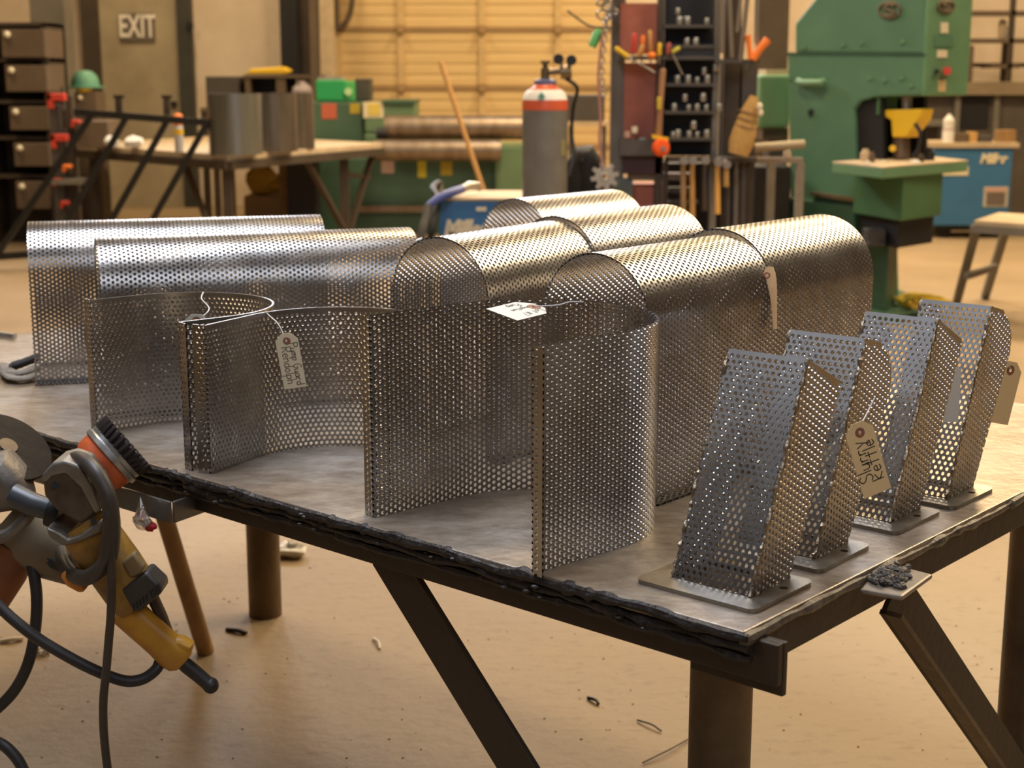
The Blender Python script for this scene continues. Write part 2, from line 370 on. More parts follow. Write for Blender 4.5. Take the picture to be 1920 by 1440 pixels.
def plane_fn(o, ex, ey):
    o, ex, ey = map(np.asarray, (o, ex, ey)); n = unit(np.cross(ex, ey))
    return lambda U: (o + U[:, :1]*ex + U[:, 1:]*ey, np.repeat(n[None], len(U), 0))

# ================================================================== SETTING
WY = 16.5
struct(MB().box(-11, 11, -5, WY+.2, -.1, 0).build('floor', floor_mat(), smooth=0))
struct(MB().box(-11, 11, WY, WY+.2, 0, 6.3).build('wall_back', M_WALL, smooth=0))
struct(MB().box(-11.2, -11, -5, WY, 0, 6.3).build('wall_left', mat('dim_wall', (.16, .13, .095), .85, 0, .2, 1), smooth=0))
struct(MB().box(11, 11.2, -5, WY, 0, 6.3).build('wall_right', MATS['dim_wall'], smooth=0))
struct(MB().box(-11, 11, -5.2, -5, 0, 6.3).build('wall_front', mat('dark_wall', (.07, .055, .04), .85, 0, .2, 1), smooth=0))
struct(MB().box(-11, 11, -5, WY, 6.3, 6.5).build('ceiling', mat('ceiling_grey', (.22, .18, .14), .85), smooth=0))
# sectional overhead door: panels with ribs, stiles and rails
dY = WY - .10
door1 = struct(MB().pb(628, 0, 1166, 140, dY+.06, .05, 0).build('door_1', M_RAIL, smooth=0)); ORIG[door1.name] = np.zeros(3)
door1.data.transform(Matrix.Identity(4))
xs = [PY(x, 100, dY)[0] for x in (634, 752, 904, 1046, 1160)]
zs = [.05, .66, 1.285, 1.90, 2.52]
for r in range(4):
    for c in range(4):
        b = MB(); x0, x1, z0, z1 = xs[c]+.035, xs[c+1]-.035, zs[r]+.02, zs[r+1]-.02; nrib = 5
        for k in range(nrib):
            a0, a1 = z0+(z1-z0)*k/nrib, z0+(z1-z0)*(k+1)/nrib
            b.prism([V(x0, dY+.058, a0), V(x0, dY+.034, a0+.004), V(x0, dY+.029, (a0+a1)/2), V(x0, dY+.034, a1-.004), V(x0, dY+.058, a1)], V(x1-x0, 0, 0))
        b.build('panel', M_PANEL, door1, smooth=20)
for c in range(5): MB().box(xs[c]-.035, xs[c]+.035, dY+.0, dY+.06, 0, 2.55).build('stile', M_STILE, door1, smooth=0)
for r in range(5): MB().box(xs[0], xs[-1], dY+.012, dY+.058, zs[r]-.022, zs[r]+.022).build('rail', M_RAIL, door1, smooth=0)
for c in (1, 2, 3):
    for r in (2, 3): MB().box(xs[c]-.04, xs[c]+.04, dY-.02, dY+.002, zs[r]-.04, zs[r]+.04).cyl(V(xs[c], dY-.02, zs[r]-.02), V(xs[c], dY-.07, zs[r]-.02), .03).build('hinge', M_RAIL, door1)
tag_obj(MB().tube(spline([PY(664, -40, WY-.15), PY(658, 20, WY-.16), PY(645, 46, WY-.17), PY(634, 54, WY-.16), PY(631, 20, WY-.16), PY(632, -40, WY-.16)], 6), .03, 8).build('hose', M_BROWN), 'dark hose looped at the top left of the wide door', 'hose')
# exit door with frame
door2 = struct(MB().pb(190, -60, 338, 400, WY-.07, .06, 0).build('door_2', M_DOOR, smooth=0)); ORIG[door2.name] = np.zeros(3)
MB().pb(312, 190, 330, 200, WY-.12, .05).build('door_handle', M_BLACK, door2)
struct(MB().pb(158, -80, 190, 400, WY-.14, .14, 0).build('trim_1', M_BROWND, smooth=0))
struct(MB().pb(336, -80, 362, 400, WY-.14, .14, 0).build('trim_2', mat('dark_green_frame', (.05, .05, .04), .6, 0, .3, 4), smooth=0))
MB().box(*(lambda a: (a[0]-.03, a[0]+.03, WY-.2, WY-.14, a[2]-.04, a[2]+.04))(PY(358, 48, WY-.14))).build('door_latch', M_BLACK, bpy.data.objects['trim_2'], bev=.01)
struct(MB().pb(60, -200, 124, 380, 14.2, .3, 0).build('trim_3', M_GREYP, smooth=0))
sg = thing('exit_sign', 'dark rectangular exit sign with white letters high on the beige door', 'sign', PY(257, 52, WY-.10))
MB().pb(225, 24, 290, 78, WY-.095, .03).build('sign_plate', mat('sign_brown', (.16, .13, .11), .5), sg, bev=.004)
text_mesh('lettering', 'EXIT', .30, mat('sign_letters', (.85, .80, .74), .6), sg, FACING(PY(257, 51, WY-.102)) @ Matrix.Diagonal((.64, 1.1, 1, 1)), .004, .006)

# ================================================================== WELDING TABLE
C0 = P(1395, 1185, TT); AX = V(-.751, .660, 0); BX = V(.660, .751, 0); TL, TW = 2.46, 1.40
tp = lambda a, b, z=TT: np.array([*(C0 + AX*a + BX*b)[:2], z])
table = thing('welding_table', 'large brown steel welding table with crusted edge and thick pipe legs', 'table', tp(TL/2, TW/2, 0))
TH = .014
MB().prism([tp(0, 0, TT-TH), tp(0, TW, TT-TH), tp(TL, TW, TT-TH), tp(TL, 0, TT-TH)], V(0, 0, TH)).build('tabletop', M_TABLE, table, smooth=0, bev=.002)
def smooth_noise(n, k, a):
    w = np.hanning(k); w /= np.sqrt((w**2).sum()); return np.convolve(RNG.normal(0, a, n+k), w, 'same')[:n]
def crust(a0, b0, a1, b1, z, r, amp, n=160):
    dx, dy, dz, dr = [smooth_noise(n+1, k, 1) for k in (9, 9, 13, 7)]
    pts = [tp(a0+(a1-a0)*k/n + dx[k]*amp*.3, b0+(b1-b0)*k/n + dy[k]*amp, z + dz[k]*amp*.7) for k in range(n+1)]
    return MB().tube(pts, np.clip(r*(1+.16*dr + .5*(smooth_noise(n+1, 5, 1) > 1.9)), r*.65, r*1.6).tolist(), 8)
for z, b, r in ((TT-.0075, .000, .0070), (TT-.0205, .004, .0068), (TT-.0330, .008, .0062)):
    crust(-.005, b, TL, b, z, r, .0016, 330).build('edge_bead', M_CRUST, table)
crust(0, 0, 0, TW, TT-.010, .006, .0012, 200).build('edge_bead', mat('grey_cut_edge', (.24, .2, .15), .5, .5, .5, 40, .4, 90, col2=(.09, .07, .05)), table, label='grey rough-cut right edge')
sl = MB()
for k in range(40):   # frozen slag lumps along the front lip
    a = RNG.uniform(0, 1.5); q = tp(a, RNG.uniform(-.006, .002), TT-RNG.uniform(.006, .032)); r = RNG.uniform(.002, .005)
    sl.ball(q, (r*1.6, r, r*.7), 7, 5)
so = sl.build('slag', mat('slag_grey', (.09, .08, .075), .45, .6, .4, 60, .4, 120), table); so['kind'] = 'stuff'
MB().obox(tp(-.034, .02, TT-.066), AX*(TL+.034), BX*.012, V(0, 0, .052)).build('apron', M_DKSTEEL, table, smooth=0, bev=.002)
MB().obox(tp(.007, .044, TT-.062), BX*(TW-.06), AX*.01, V(0, 0, .048)).build('apron', M_DKSTEEL, table, smooth=0, bev=.002)
MB().obox(tp(.0, TW-.03, TT-.066), AX*TL, BX*.012, V(0, 0, .052)).build('apron', M_DKSTEEL, table, smooth=0)
MB().obox(tp(TL-.03, .035, TT-.066), BX*(TW-.05), AX*.01, V(0, 0, .052)).build('apron', M_DKSTEEL, table, smooth=0)
# corner gusset hanging below the near corner
MB().obox(tp(-.034, .0335, TT-.082), AX*.13, BX*.010, V(0, 0, .067)).build('corner_gusset', M_DKSTEEL, table, smooth=0, bev=.002)
LR = .044
def leg(q): MB().tube([V(q[0], q[1], z) for z in (0, TT-.1, TT-TH)], LR, 24).build('leg', M_PIPE, table)
for q in (PY(1352, 1300, 1.95), P(498, 1152, 0), PY(1921, 1300, 2.50), tp(2.2, .20)): leg(q)
# flat-bar brace on the front, angle brace on the right side
def flat(p0, p1, w, t, nrm): return MB().bar(p0, p1, t, w, up=unit(np.cross(np.asarray(p1)-np.asarray(p0), nrm)))
def on_front(px, py, b):
    r = ray(px, py); n = BX; t = np.dot(tp(0, b, 0) - V(0, 0, CH)*0, n)
    t = (np.dot(tp(0, b, 0), n) - np.dot(V(0, 0, CH), n)) / np.dot(r, n); return V(0, 0, CH) + r*t
def on_side(px, py, a):
    r = ray(px, py); n = AX; t = (np.dot(tp(a, 0, 0), n) - np.dot(V(0, 0, CH), n)) / np.dot(r, n); return V(0, 0, CH) + r*t
q0, q1 = on_front(742, 1066, .045), on_front(972, 1440, .045); d = unit(q1-q0)
flat(q0 - d*.03, q0 + d*(q0[2]-.06)/(-d[2]), .066, .01, BX).build('brace', M_DKSTEEL, table, smooth=0, bev=.001)
q0, q1 = on_side(1680, 1120, .06), on_side(1872, 1405, .06); d = unit(q1-q0); q2 = q0 + d*(q0[2]-.08)/(-d[2])
flat(q0 - d*.02, q2, .075, .008, AX).build('brace', M_DKSTEEL, table, smooth=0, bev=.001)
up = unit(np.cross(d, AX)); up = up if up[2] < 0 else -up
MB().bar(q0 - d*.02 + up*.034 - AX*.012, q2 + up*.034 - AX*.012, .034, .007, up=up).build('brace_flange', M_PIPE, table, smooth=0, label='lower flange of the side brace, coloured lighter as if lit')  # lighter material stands in for light catching this flange
MB().bar(tp(2.14, 1.12, .62), tp(1.86, 1.12, .70), .05, .05).build('brace', M_WOOD, table, label='rusty knee brace at the far leg')
# small steel tray welded to the right edge, with grinding debris
tr = [P(1612, 1104, TT-.012), P(1692, 1118, TT-.012), P(1750, 1076, TT-.012), P(1655, 1052, TT-.012)]
tray = MB().prism([q - V(0, 0, .007) for q in tr], V(0, 0, .007)).build('edge_shelf', mat('dusty_steel_plate', (.36, .30, .23), .5, .5, .3, 20, .1, 60), table, smooth=0, bev=.004)
db = MB(); e1, e2 = tr[1]-tr[0], tr[3]-tr[0]
for k in range(150):
    u, v = RNG.beta(2, 2), RNG.beta(2, 2.4); q = tr[0] + e1*(.02+.86*u) + e2*(.15+.8*v); r = RNG.uniform(.002, .0055)
    db.ball(q + V(0, 0, r*.5 + .008*RNG.random()*(1-abs(2*u-1))), (r*RNG.uniform(1, 2.0), r*RNG.uniform(.7, 1.3), r*.8), 6, 4, R=np.array(Matrix.Rotation(RNG.uniform(0, 6.28), 3, 'Z') @ Matrix.Rotation(RNG.uniform(-.7, .7), 3, 'X')))
dbo = db.build('slag_pile', mat('slag_debris', (.20, .17, .14), .55, .5, .5, 80, .4, 150), tray, jit=.0006); dbo['kind'] = 'stuff'
# flat-bar hanger along the front edge (holds the grinders)
k0, k1, k2 = P(322, 940, TT-.04), P(392, 916, TT-.04), P(-60, 829, TT-.04)
hg = .036
MB().obox(k0 - V(0, 0, hg), k2-k0, unit(np.cross(k2-k0, V(0, 0, 1)))*-.005, V(0, 0, hg)).obox(k0 - V(0, 0, hg), k1-k0, unit(np.cross(k1-k0, V(0, 0, 1)))*.005, V(0, 0, hg)).build('hanger_bar', M_BARGREY, table, smooth=0, bev=.0015)

# ================================================================== PERFORATED GUARDS
def arc(cx, cy, r, a0, a1, n=40): return [(cx+r*math.cos(a0+(a1-a0)*k/n), cy+r*math.sin(a0+(a1-a0)*k/n)) for k in range(n+1)]
def lying_guard(name, label, w, h, L, fl, loc, ang, group, solid):
    """U-shaped cover lying open side down: two straight walls, a half-round top, feet bent outward"""
    t = thing(name, label, 'guard', loc, ang, group, local=True); R = w/2; z0 = THK*.7
    prof = [(0, z0), (0, (h-R)*.5)] + arc(-R, h-R, R, 0, PI) + [(-w, (h-R)*.5), (-w, z0)]
    to3 = lambda p, v: np.stack([p[:, 0], v, p[:, 1]], 1)
    fn, U = path_fn(prof, to3)
    perf('shell', rect(U, L), fn, t, cols=False, solid=solid)
    perf('foot_flange', rect(fl, L), plane_fn((THK/2, 0, z0), (1, 0, 0), (0, 1, 0)), t, cols=False, phase=(.3, 0))
    perf('foot_flange', rect(fl, L), plane_fn((-w-fl-THK/2, 0, z0), (1, 0, 0), (0, 1, 0)), t, cols=False)
    return t
angy = lambda d: math.atan2(-d[0], d[1])
g_long = 'long perforated covers on the left of the table'
d1 = unit(V(.965, .26)); g1 = lying_guard('perforated_cover', 'long perforated steel cover at the back left, rearmost of the two long ones', .20, .326, .615, .026, (*P(66, 716, TT)[:2] , TT), angy(d1), g_long, (1, 3))
g1.location = (-.992, 3.045, TT)
d2 = unit(V(.949, .316)); dup(g1, (-.760, 2.737, TT), angy(d2), 'long perforated steel cover with bluish sheen behind the leftmost upright guards', g_long)
g_short = 'short half-round covers in rows'
r1 = lying_guard('half_round_cover', 'half-round perforated cover with a bent paper tag, front of the right row', .20, .368, .342, .022, (.200, 2.157, TT), angy((.659, .752)), g_short, (1, 3))
dirB = (.659, .752)
p1 = V(.200, 2.157, 0) + V(*dirB, 0)*.350 + V(-.752, .659, 0)*.006
_o = dup(r1, (p1[0], p1[1], TT), angy(dirB), 'half-round perforated cover at the far right end of the right row', g_short); _o.scale = (1.05, 1, 1.025)
def apex_to_near(ax, d, w=.20): d = unit(V(*d)); return V(ax[0], ax[1]) + V(d[1], -d[0])*w/2
for px, d, lab in (((822, 450), (.575, .818), 'half-round perforated cover with dark open mouth, front of the middle row'),
                   ((1040, 419), (.675, .738), 'half-round perforated cover at the rear of the middle row'),
                   ((966, 373), (.665, .747), 'half-round perforated cover furthest back, before the blue welder')):
    a = P(*px, TT+.368 - (.004 if px[0] < 1041 and px[1] > 400 else 0)); n = apex_to_near(a, d) + (unit(V(*d))*.008 if px[0] == 1040 else 0)
    _o = dup(r1, (n[0], n[1], TT), angy(d), lab, g_short)
    if 'rear of the middle' in lab: _o.scale = (1.05, 1, 1.02)
def standing_guard(label, Lp, ax, w, st, h, fl, solid, cols, extra=0):
    """upright U guard, open to the front, with a flange bent outward at each front edge"""
    th = math.atan2(ax[1], ax[0]); t = thing('pump_guard', label, 'guard', (*Lp, TT), th, 'upright perforated pump guards', local=True); r = w/2
    prof = [(0, 0), (0, st*.5)] + arc(r, st, r, PI, 0, 48) + [(w, st*.5), (w, 0)]
    to3 = lambda p, v: np.stack([p[:, 0], p[:, 1], v], 1)
    fn, U = path_fn(prof, to3, 1)
    perf('shell', rect(U, h), fn, t, cols=cols, solid=solid)
    perf('flange', rect(fl, h), plane_fn((-fl-THK/2, 0, 0), (1, 0, 0), (0, 0, 1)), t, cols=cols, solid=(3,))
    perf('flange', rect(fl, h), plane_fn((w+THK/2, 0, 0), (1, 0, 0), (0, 0, 1)), t, cols=cols, solid=(1,))
    return t
s1 = standing_guard('upright pump guard at the left end of the front row', (-.742, 2.603), (.655, -.756), .318, .088, .242, .022, (2,), False)
s2 = standing_guard('upright pump guard with the pump guard tag, second from left', (-.485, 2.325), (.885, -.467), .318, .12, .243, .022, (2,), False)
s3 = standing_guard('tallest upright pump guard near the middle of the front edge', (-.2005, 2.085), (.671, -.742), .338, .165, .298, .018, (), True)

# slurry kettle guards: slanted front, two side panels, base plate with bolt holes, weld beads
def kettle(label, loc, ang, curved):
    t = thing('kettle_guard', label, 'guard', (*loc, TT), ang, 'slanted kettle guards on base plates', local=True)
    w, zb = .114, .0058; top = (.118, .278)
    prof = [(0, 0), (.092, 0), (.198, .195), (.2, .222), (.186, .248), (.16, .268), top] if curved else [(0, 0), (.094, 0), (.204, .232), (.199, .239), top]
    prof = [(x, z + zb) for x, z in prof]
    perf('side_panel', prof, plane_fn((0, 0, 0), (1, 0, 0), (0, 0, 1)), t, cols=True, solid=(len(prof)-2,))
    perf('side_panel', prof, plane_fn((0, w, 0), (1, 0, 0), (0, 0, 1)), t, cols=True)
    Lf = math.hypot(*top); perf('front_panel', rect(w, Lf), plane_fn((0, w, zb), (0, -1, 0), (top[0]/Lf, 0, top[1]/Lf)), t, cols=False, solid=(2,), phase=(.2, .5))
    rd = .012; x0, x1, y0, y1 = -.038, .106, -.030, .146
    oc = [(x, y) for cx, cy, a0 in ((x1-rd, y1-rd, 0), (x0+rd, y1-rd, PI/2), (x0+rd, y0+rd, PI), (x1-rd, y0+rd, 1.5*PI)) for x, y in arc(cx, cy, rd, a0, a0+PI/2, 6)]
    inner = [(.006, .006), (.088, .006), (.088, w-.006), (.006, w-.006)]
    plate2d('base_plate', oc, [circ((.055, -.015), .0055), circ((.055, .131), .0055), inner], .0055, M_PLATE, t, Matrix.Translation((0, 0, .003)), bev=0)
    for yy in (0, w):
        pts = [V(top[0]*k/60, yy, top[1]*k/60+zb) + RNG.normal(0, .0007, 3) for k in range(61)]
        MB().tube(pts, np.clip(RNG.normal(.0024, .0009, 61), .0012, .0044).tolist(), 6).build('weld_bead', M_WELD, t)
    lb = MB()
    for k in range(6): lb.ball(V(.005+.085*RNG.random(), -.001, zb), (.003, .0016, .0016), 6, 4)
    for k in range(5): lb.ball(V(-.001, w*RNG.random(), zb), (.0016, .003, .0016), 6, 4)
    o = lb.build('tack_weld', M_WELD, t); o['kind'] = 'stuff'
    return t
KA = math.radians(49)
ka = kettle('slanted perforated kettle guard nearest the table corner, straight-cut top', (.290, 1.733), KA, False)
kb = kettle('slanted kettle guard with rounded top and the slurry kettle tag', (.398, 1.880), KA+.02, True)
dup(ka, (.538, 2.043, TT), KA, 'slanted straight-topped kettle guard, third back from the table corner')
dup(kb, (.654, 2.166, TT), KA, 'slanted round-topped kettle guard furthest from the table corner')

# ================================================================== PAPER TAGS
GL = {'P': [[(0, 0), (0, 1)], [(0, 1), (.45, .95), (.5, .7), (.38, .52), (0, .5)]], 'u': [[(0, .5), (.02, .12), (.15, 0), (.33, .12), (.4, .5)], [(.4, .5), (.42, 0)]],
 'm': [[(0, 0), (.02, .5)], [(.02, .38), (.15, .5), (.22, .4), (.22, 0)], [(.22, .38), (.36, .5), (.45, .4), (.46, 0)]], 'p': [[(0, .5), (0, -.4)], [(0, .4), (.2, .5), (.36, .35), (.25, .05), (0, .06)]],
 'G': [[(.5, .9), (.3, 1), (.05, .75), (0, .35), (.2, 0), (.45, .1), (.5, .45), (.28, .45)]], 'a': [[(.38, .45), (.15, .5), (0, .25), (.12, 0), (.35, .15), (.38, .5)], [(.38, .5), (.42, 0)]],
 'r': [[(0, 0), (0, .5)], [(0, .35), (.15, .5), (.32, .45)]], 'd': [[(.35, .45), (.12, .5), (0, .25), (.12, 0), (.35, .12)], [(.38, 1), (.38, 0)]],
 'R': [[(0, 0), (0, 1)], [(0, 1), (.45, .95), (.5, .7), (.38, .52), (0, .5)], [(.15, .5), (.5, 0)]], 'e': [[(0, .27), (.38, .3), (.3, .5), (.1, .48), (0, .25), (.12, 0), (.38, .08)]],
 'n': [[(0, 0), (0, .5)], [(0, .4), (.2, .5), (.34, .4), (.36, 0)]], 'o': [[(.2, .5), (0, .3), (.08, .03), (.28, .02), (.38, .25), (.2, .5)]], 'l': [[(.05, 1), (.05, 0)]],
 'h': [[(0, 1), (0, 0)], [(0, .4), (.2, .5), (.34, .38), (.36, 0)]], 'S': [[(.45, .85), (.25, 1), (.02, .8), (.1, .58), (.4, .42), (.45, .15), (.2, 0), (0, .12)]],
 'y': [[(0, .5), (.18, .05)], [(.4, .5), (.1, -.4)]], 'K': [[(0, .9), (0, 0)], [(.42, .62), (0, .32), (.45, 0)]], 't': [[(.2, .9), (.18, 0)], [(0, .6), (.4, .62)]],
 'L': [[(0, 1), (0, 0), (.4, .03)]], '#': [[(.15, .9), (.1, 0)], [(.4, .9), (.35, 0)], [(0, .6), (.5, .62)], [(0, .3), (.5, .32)]], '7': [[(0, .95), (.45, 1), (.15, 0)]],
 'C': [[(.48, .85), (.28, 1), (.04, .75), (0, .35), (.2, 0), (.48, .12)]], 'g': [[(.36, .45), (.14, .5), (0, .28), (.14, .05), (.36, .2), (.38, .5), (.34, -.3), (.08, -.35)]], 'i': [[(.08, .5), (.08, 0)], [(.07, .7), (.09, .74)]]}
def writing(mb, s, o, ex, ey, size, wd, nrm):
    x = 0
    for ch in s:
        if ch == ' ': x += .38; continue
        for st in GL[ch]:
            pts = spline([V(a, b, 0) for a, b in st], 4) if len(st) > 2 else [V(a, b, 0) for a, b in st]
            pts = [o + ex*((x + q[0])*size) + ey*(q[1]*size) + nrm*.0006 for q in pts]
            for a, b in zip(pts[:-1], pts[1:]):
                d = b-a
                if np.linalg.norm(d) < 1e-7: continue
                n = unit(np.cross(nrm, d))*wd/2; e = unit(d)*wd*.3
                mb.add([a-e+n, a-e-n, b+e-n, b+e+n], [(0, 1, 2, 3)])
        x += max(q[0] for st in GL[ch] for q in st) + .17
    return x
def tag_label(label, tl, tr, bl, lines=(), m=M_TAG, string=(), ink=.0011, ring=True, chamfer=.3, along=1):
    """paper tag: tl,tr = corners of the holed (chamfered) end, bl = corner below tl. lines: (text, across 0..1, start 0..1, size, dir)"""
    tl, tr, bl = map(np.asarray, (tl, tr, bl)); w = np.linalg.norm(tr-tl); h = np.linalg.norm(bl-tl); ex = unit(tr-tl); ey = bl-tl; ey = unit(ey - ex*np.dot(ex, ey))
    M = frame(tl, ex, -ey); nz = unit(np.cross(ex, -ey)); t = thing('paper_tag', label, 'tag', tl, 0, None)
    c = chamfer*w; outl = [(0, -c), (c, 0), (w-c, 0), (w, -c), (w, -h), (0, -h)]; hc = (w/2, -h*.14)
    plate2d('card', outl, [circ(hc, w*.055, 14)], .0006, m, t, M)
    if ring: plate2d('reinforcing_ring', circ(hc, w*.17, 18), [circ(hc, w*.06, 14)], .0011, M_RING, t, M)
    if lines:
        b = MB()
        for s, ac, st, size, dr in lines:
            if dr == 'down': o, wx, wy = tl + ex*(w*ac) + ey*(h*st), ey, ex
            elif dr == 'up': o, wx, wy = tl + ex*(w*ac) + ey*(h*st), -ey, -ex
            else: o, wx, wy = tl + ex*(w*ac) + ey*(h*st), ex, -ey
            writing(b, s, o, wx, wy, size, ink, nz)
        b.build('lettering', M_INK, t, smooth=0)
    if len(string):
        hole = tl + ex*hc[0] - (-ey)*0 + ey*(-hc[1])
        MB().tube(spline([hole + nz*.001] + list(string), 6), .0009, 6).build('string', M_STRING, t)
    return t
tag_label('cream paper tag reading Pump Guard Rendolph inside the second upright guard', PY(514, 628, 2.42), PY(556, 622, 2.42), PY(527, 731, 2.425),
          [('Pump Guard', .60, .19, .0128, 'down'), ('Rendolph', .20, .25, .0155, 'down')], mat('cream_paper', (.92, .79, .56), .8, 0, .05, 30), [PY(522, 608, 2.43), PY(505, 592, 2.455), P(497, 583, TT+.245)])
tag_label('off-white paper tag hanging inside the leftmost upright guard', PY(343, 588, 2.47), PY(394, 590, 2.47), PY(326, 677, 2.47), m=M_TAGW,
          string=[PY(392, 580, 2.5), PY(378, 560, 2.6), P(381, 548, TT+.243)])
tag_label('white paper tag reading Lot #7 tilted over the rim of the tallest guard', PY(982, 563, 2.20), PY(1040, 584, 2.16), PY(942, 588, 2.125),
          [('Lot #7', .94, .22, .0115, 'downr'), ] if False else [], M_TAGW, [PY(1045, 572, 2.19), PY(1068, 566, 2.2), P(1094, 566, TT+.298)])
# handwriting on the white tag (upside down, three lines running from the holed end)
_t = bpy.data.objects['paper_tag.002']; a_, b_, c_ = PY(982, 563, 2.20), PY(1040, 584, 2.16), PY(942, 588, 2.125); ex_ = unit(b_-a_); ey_ = c_-a_; w_ = np.linalg.norm(b_-a_); h_ = np.linalg.norm(ey_); ey_ = unit(ey_-ex_*np.dot(ex_, ey_)); nz_ = unit(np.cross(ex_, -ey_))
_m = MB()
for s_, ac, st, sz in (('Lot #7', .68, .14, .0125), ('Congation', .38, .12, .0098), ('Pump', .10, .28, .0110)):
    writing(_m, s_, a_ + ex_*(w_*ac) + ey_*(h_*st), ey_, ex_, sz, .0012, nz_)
_m.build('lettering', mat('blue_black_ink', (.05, .06, .07), .6), _t, smooth=0)
tag_label('manila tag reading Slurry Kettle on the second slanted guard', PY(1581, 803, 1.87), PY(1632, 782, 1.88), PY(1615, 938, 1.87),
          [('Slurry', .50, .80, .0195, 'up'), ('Kettle', .86, .82, .0185, 'up')], M_TAG, [PY(1612, 800, 1.885), PY(1624, 778, 1.92), PY(1640, 745, 1.955)], ink=.0013)
tag_label('blank pale tag wedged behind the third slanted guard', PY(1774, 684, 2.205), PY(1803, 684, 2.205), PY(1766, 791, 2.205), m=mat('shaded_paper', (.72, .66, .56), .8), ring=False)  # greyish tone of the shadow is put into the paper colour
tag_label('manila tag hanging behind the furthest slanted guard', PY(1878, 674, 2.31), PY(1919, 682, 2.33), PY(1866, 791, 2.31), m=M_TAG, string=[PY(1890, 680, 2.30), PY(1882, 668, 2.28)])
# curled tag taped to the big half-round cover
ct = thing('paper_tag', 'curled tan tag stuck on the front half-round cover of the right row', 'tag', PY(1443, 510, 2.40))
b = MB(); rows = [(1436, 1450, 500, 2.420, 2.435), (1432, 1454, 512, 2.409, 2.432), (1437, 1456, 525, 2.406, 2.427), (1442, 1457, 545, 2.400, 2.419), (1446, 1457, 570, 2.398, 2.414), (1448, 1457, 595, 2.396, 2.410), (1450, 1457, 617, 2.394, 2.406)]
vs = []
for xa, xb, y, Ya, Yb in rows: vs += [PY(xa, y, Ya-.004), PY(xb, y, Yb-.004), PY(xb, y, Yb-.0032), PY(xa, y, Ya-.0032)]
b.add(vs, [(i*4+k, i*4+(k+1) % 4, i*4+4+(k+1) % 4, i*4+4+k) for i in range(len(rows)-1) for k in range(4)] + [(0, 1, 2, 3), (len(vs)-4, len(vs)-3, len(vs)-2, len(vs)-1)])
b.build('card', mat('tan_paper', (.74, .52, .32), .8), ct, smooth=60)
MB().torus(PY(1438, 516, 2.404), .0042, .0014, (-.3, -1, .2), 14, 6).build('reinforcing_ring', M_RING, ct)
# scrap of masking tape on the middle row
tag_obj(MB().prism([PY(778, 452, 2.56), PY(786, 449, 2.56), PY(790, 458, 2.56), PY(783, 470, 2.56), PY(777, 478, 2.56)], V(.004, .012, .003)).build('masking_tape', M_TAGW, smooth=0), 'small pale scrap of tape between the long cover and the middle row', 'tape')

# ================================================================== THINGS ON THE LEFT OF THE TABLE
gl = thing('work_glove', 'crumpled grey leather work glove beside the long cover', 'glove', P(36, 700, TT))
def lump(mb, path, rad, fl=.5): mb.tube(spline(path, 6), [rad*(1+.12*math.sin(i*1.9)) for i in range(len(spline(path, 6)))], 10, True, fl)
g = MB(); lump(g, [P(6, 690, TT+.006)+V(0, 0, .006), P(20, 698, TT+.014), P(40, 700, TT+.016), P(66, 690, TT+.016)], .014); lump(g, [P(4, 684, TT+.012), P(16, 705, TT+.012), P(40, 710, TT+.011), P(66, 704, TT+.011)], .011)
g.build('palm', M_GLOVE, gl)
g = MB(); lump(g, [P(26, 686, TT+.02), P(44, 680, TT+.028), P(66, 672, TT+.03)], .018); g.build('cuff', mat('dark_cloth', (.05, .045, .045), .85), gl)
tag_obj(MB().tube([P(-30, 622, TT+.008), P(28, 630, TT+.008)], .007, 8).build('steel_rod', M_ZINC), 'short pale steel rod at the far left tabletop edge', 'rod')

# ================================================================== ANGLE GRINDERS
GY = 2.26
def G(x, y, dz=0): return PY(x, y, GY+dz)
gr = thing('angle_grinder', 'yellow angle grinder with orange cup brush hanging nose-up from the bar', 'grinder', G(180, 960))
def loft(mb, secs, n=20, sq=2.6):
    """secs: (centre3d, dir across in image, half width, half depth) -> superellipse sections"""
    vs = []
    for c, ux, hw, hd in secs:
        ux = unit(ux); uz = V(0, 1, 0)
        for k in range(n):
            a = 2*PI*k/n; ca, sa = math.cos(a), math.sin(a); f = (abs(ca)**sq + abs(sa)**sq)**(-1/sq)
            vs.append(np.asarray(c) + ux*hw*ca*f + uz*hd*sa*f)
    return mb.add(vs, [(i*n+k, i*n+(k+1) % n, (i+1)*n+(k+1) % n, (i+1)*n+k) for i in range(len(secs)-1) for k in range(n)] + [tuple(range(n))[::-1], tuple((len(secs)-1)*n+k for k in range(n))])
PXM = GY/2859*1.0
def sec(x, y, ax, hw, hd, dz=0): # ax: image direction of the body axis -> across is perpendicular
    a = unit(V(ax[0], 0, -ax[1])); ac = V(-a[2], 0, a[0]); return (G(x, y, dz), ac, hw*PXM, hd*PXM)
axd = (.54, .84)
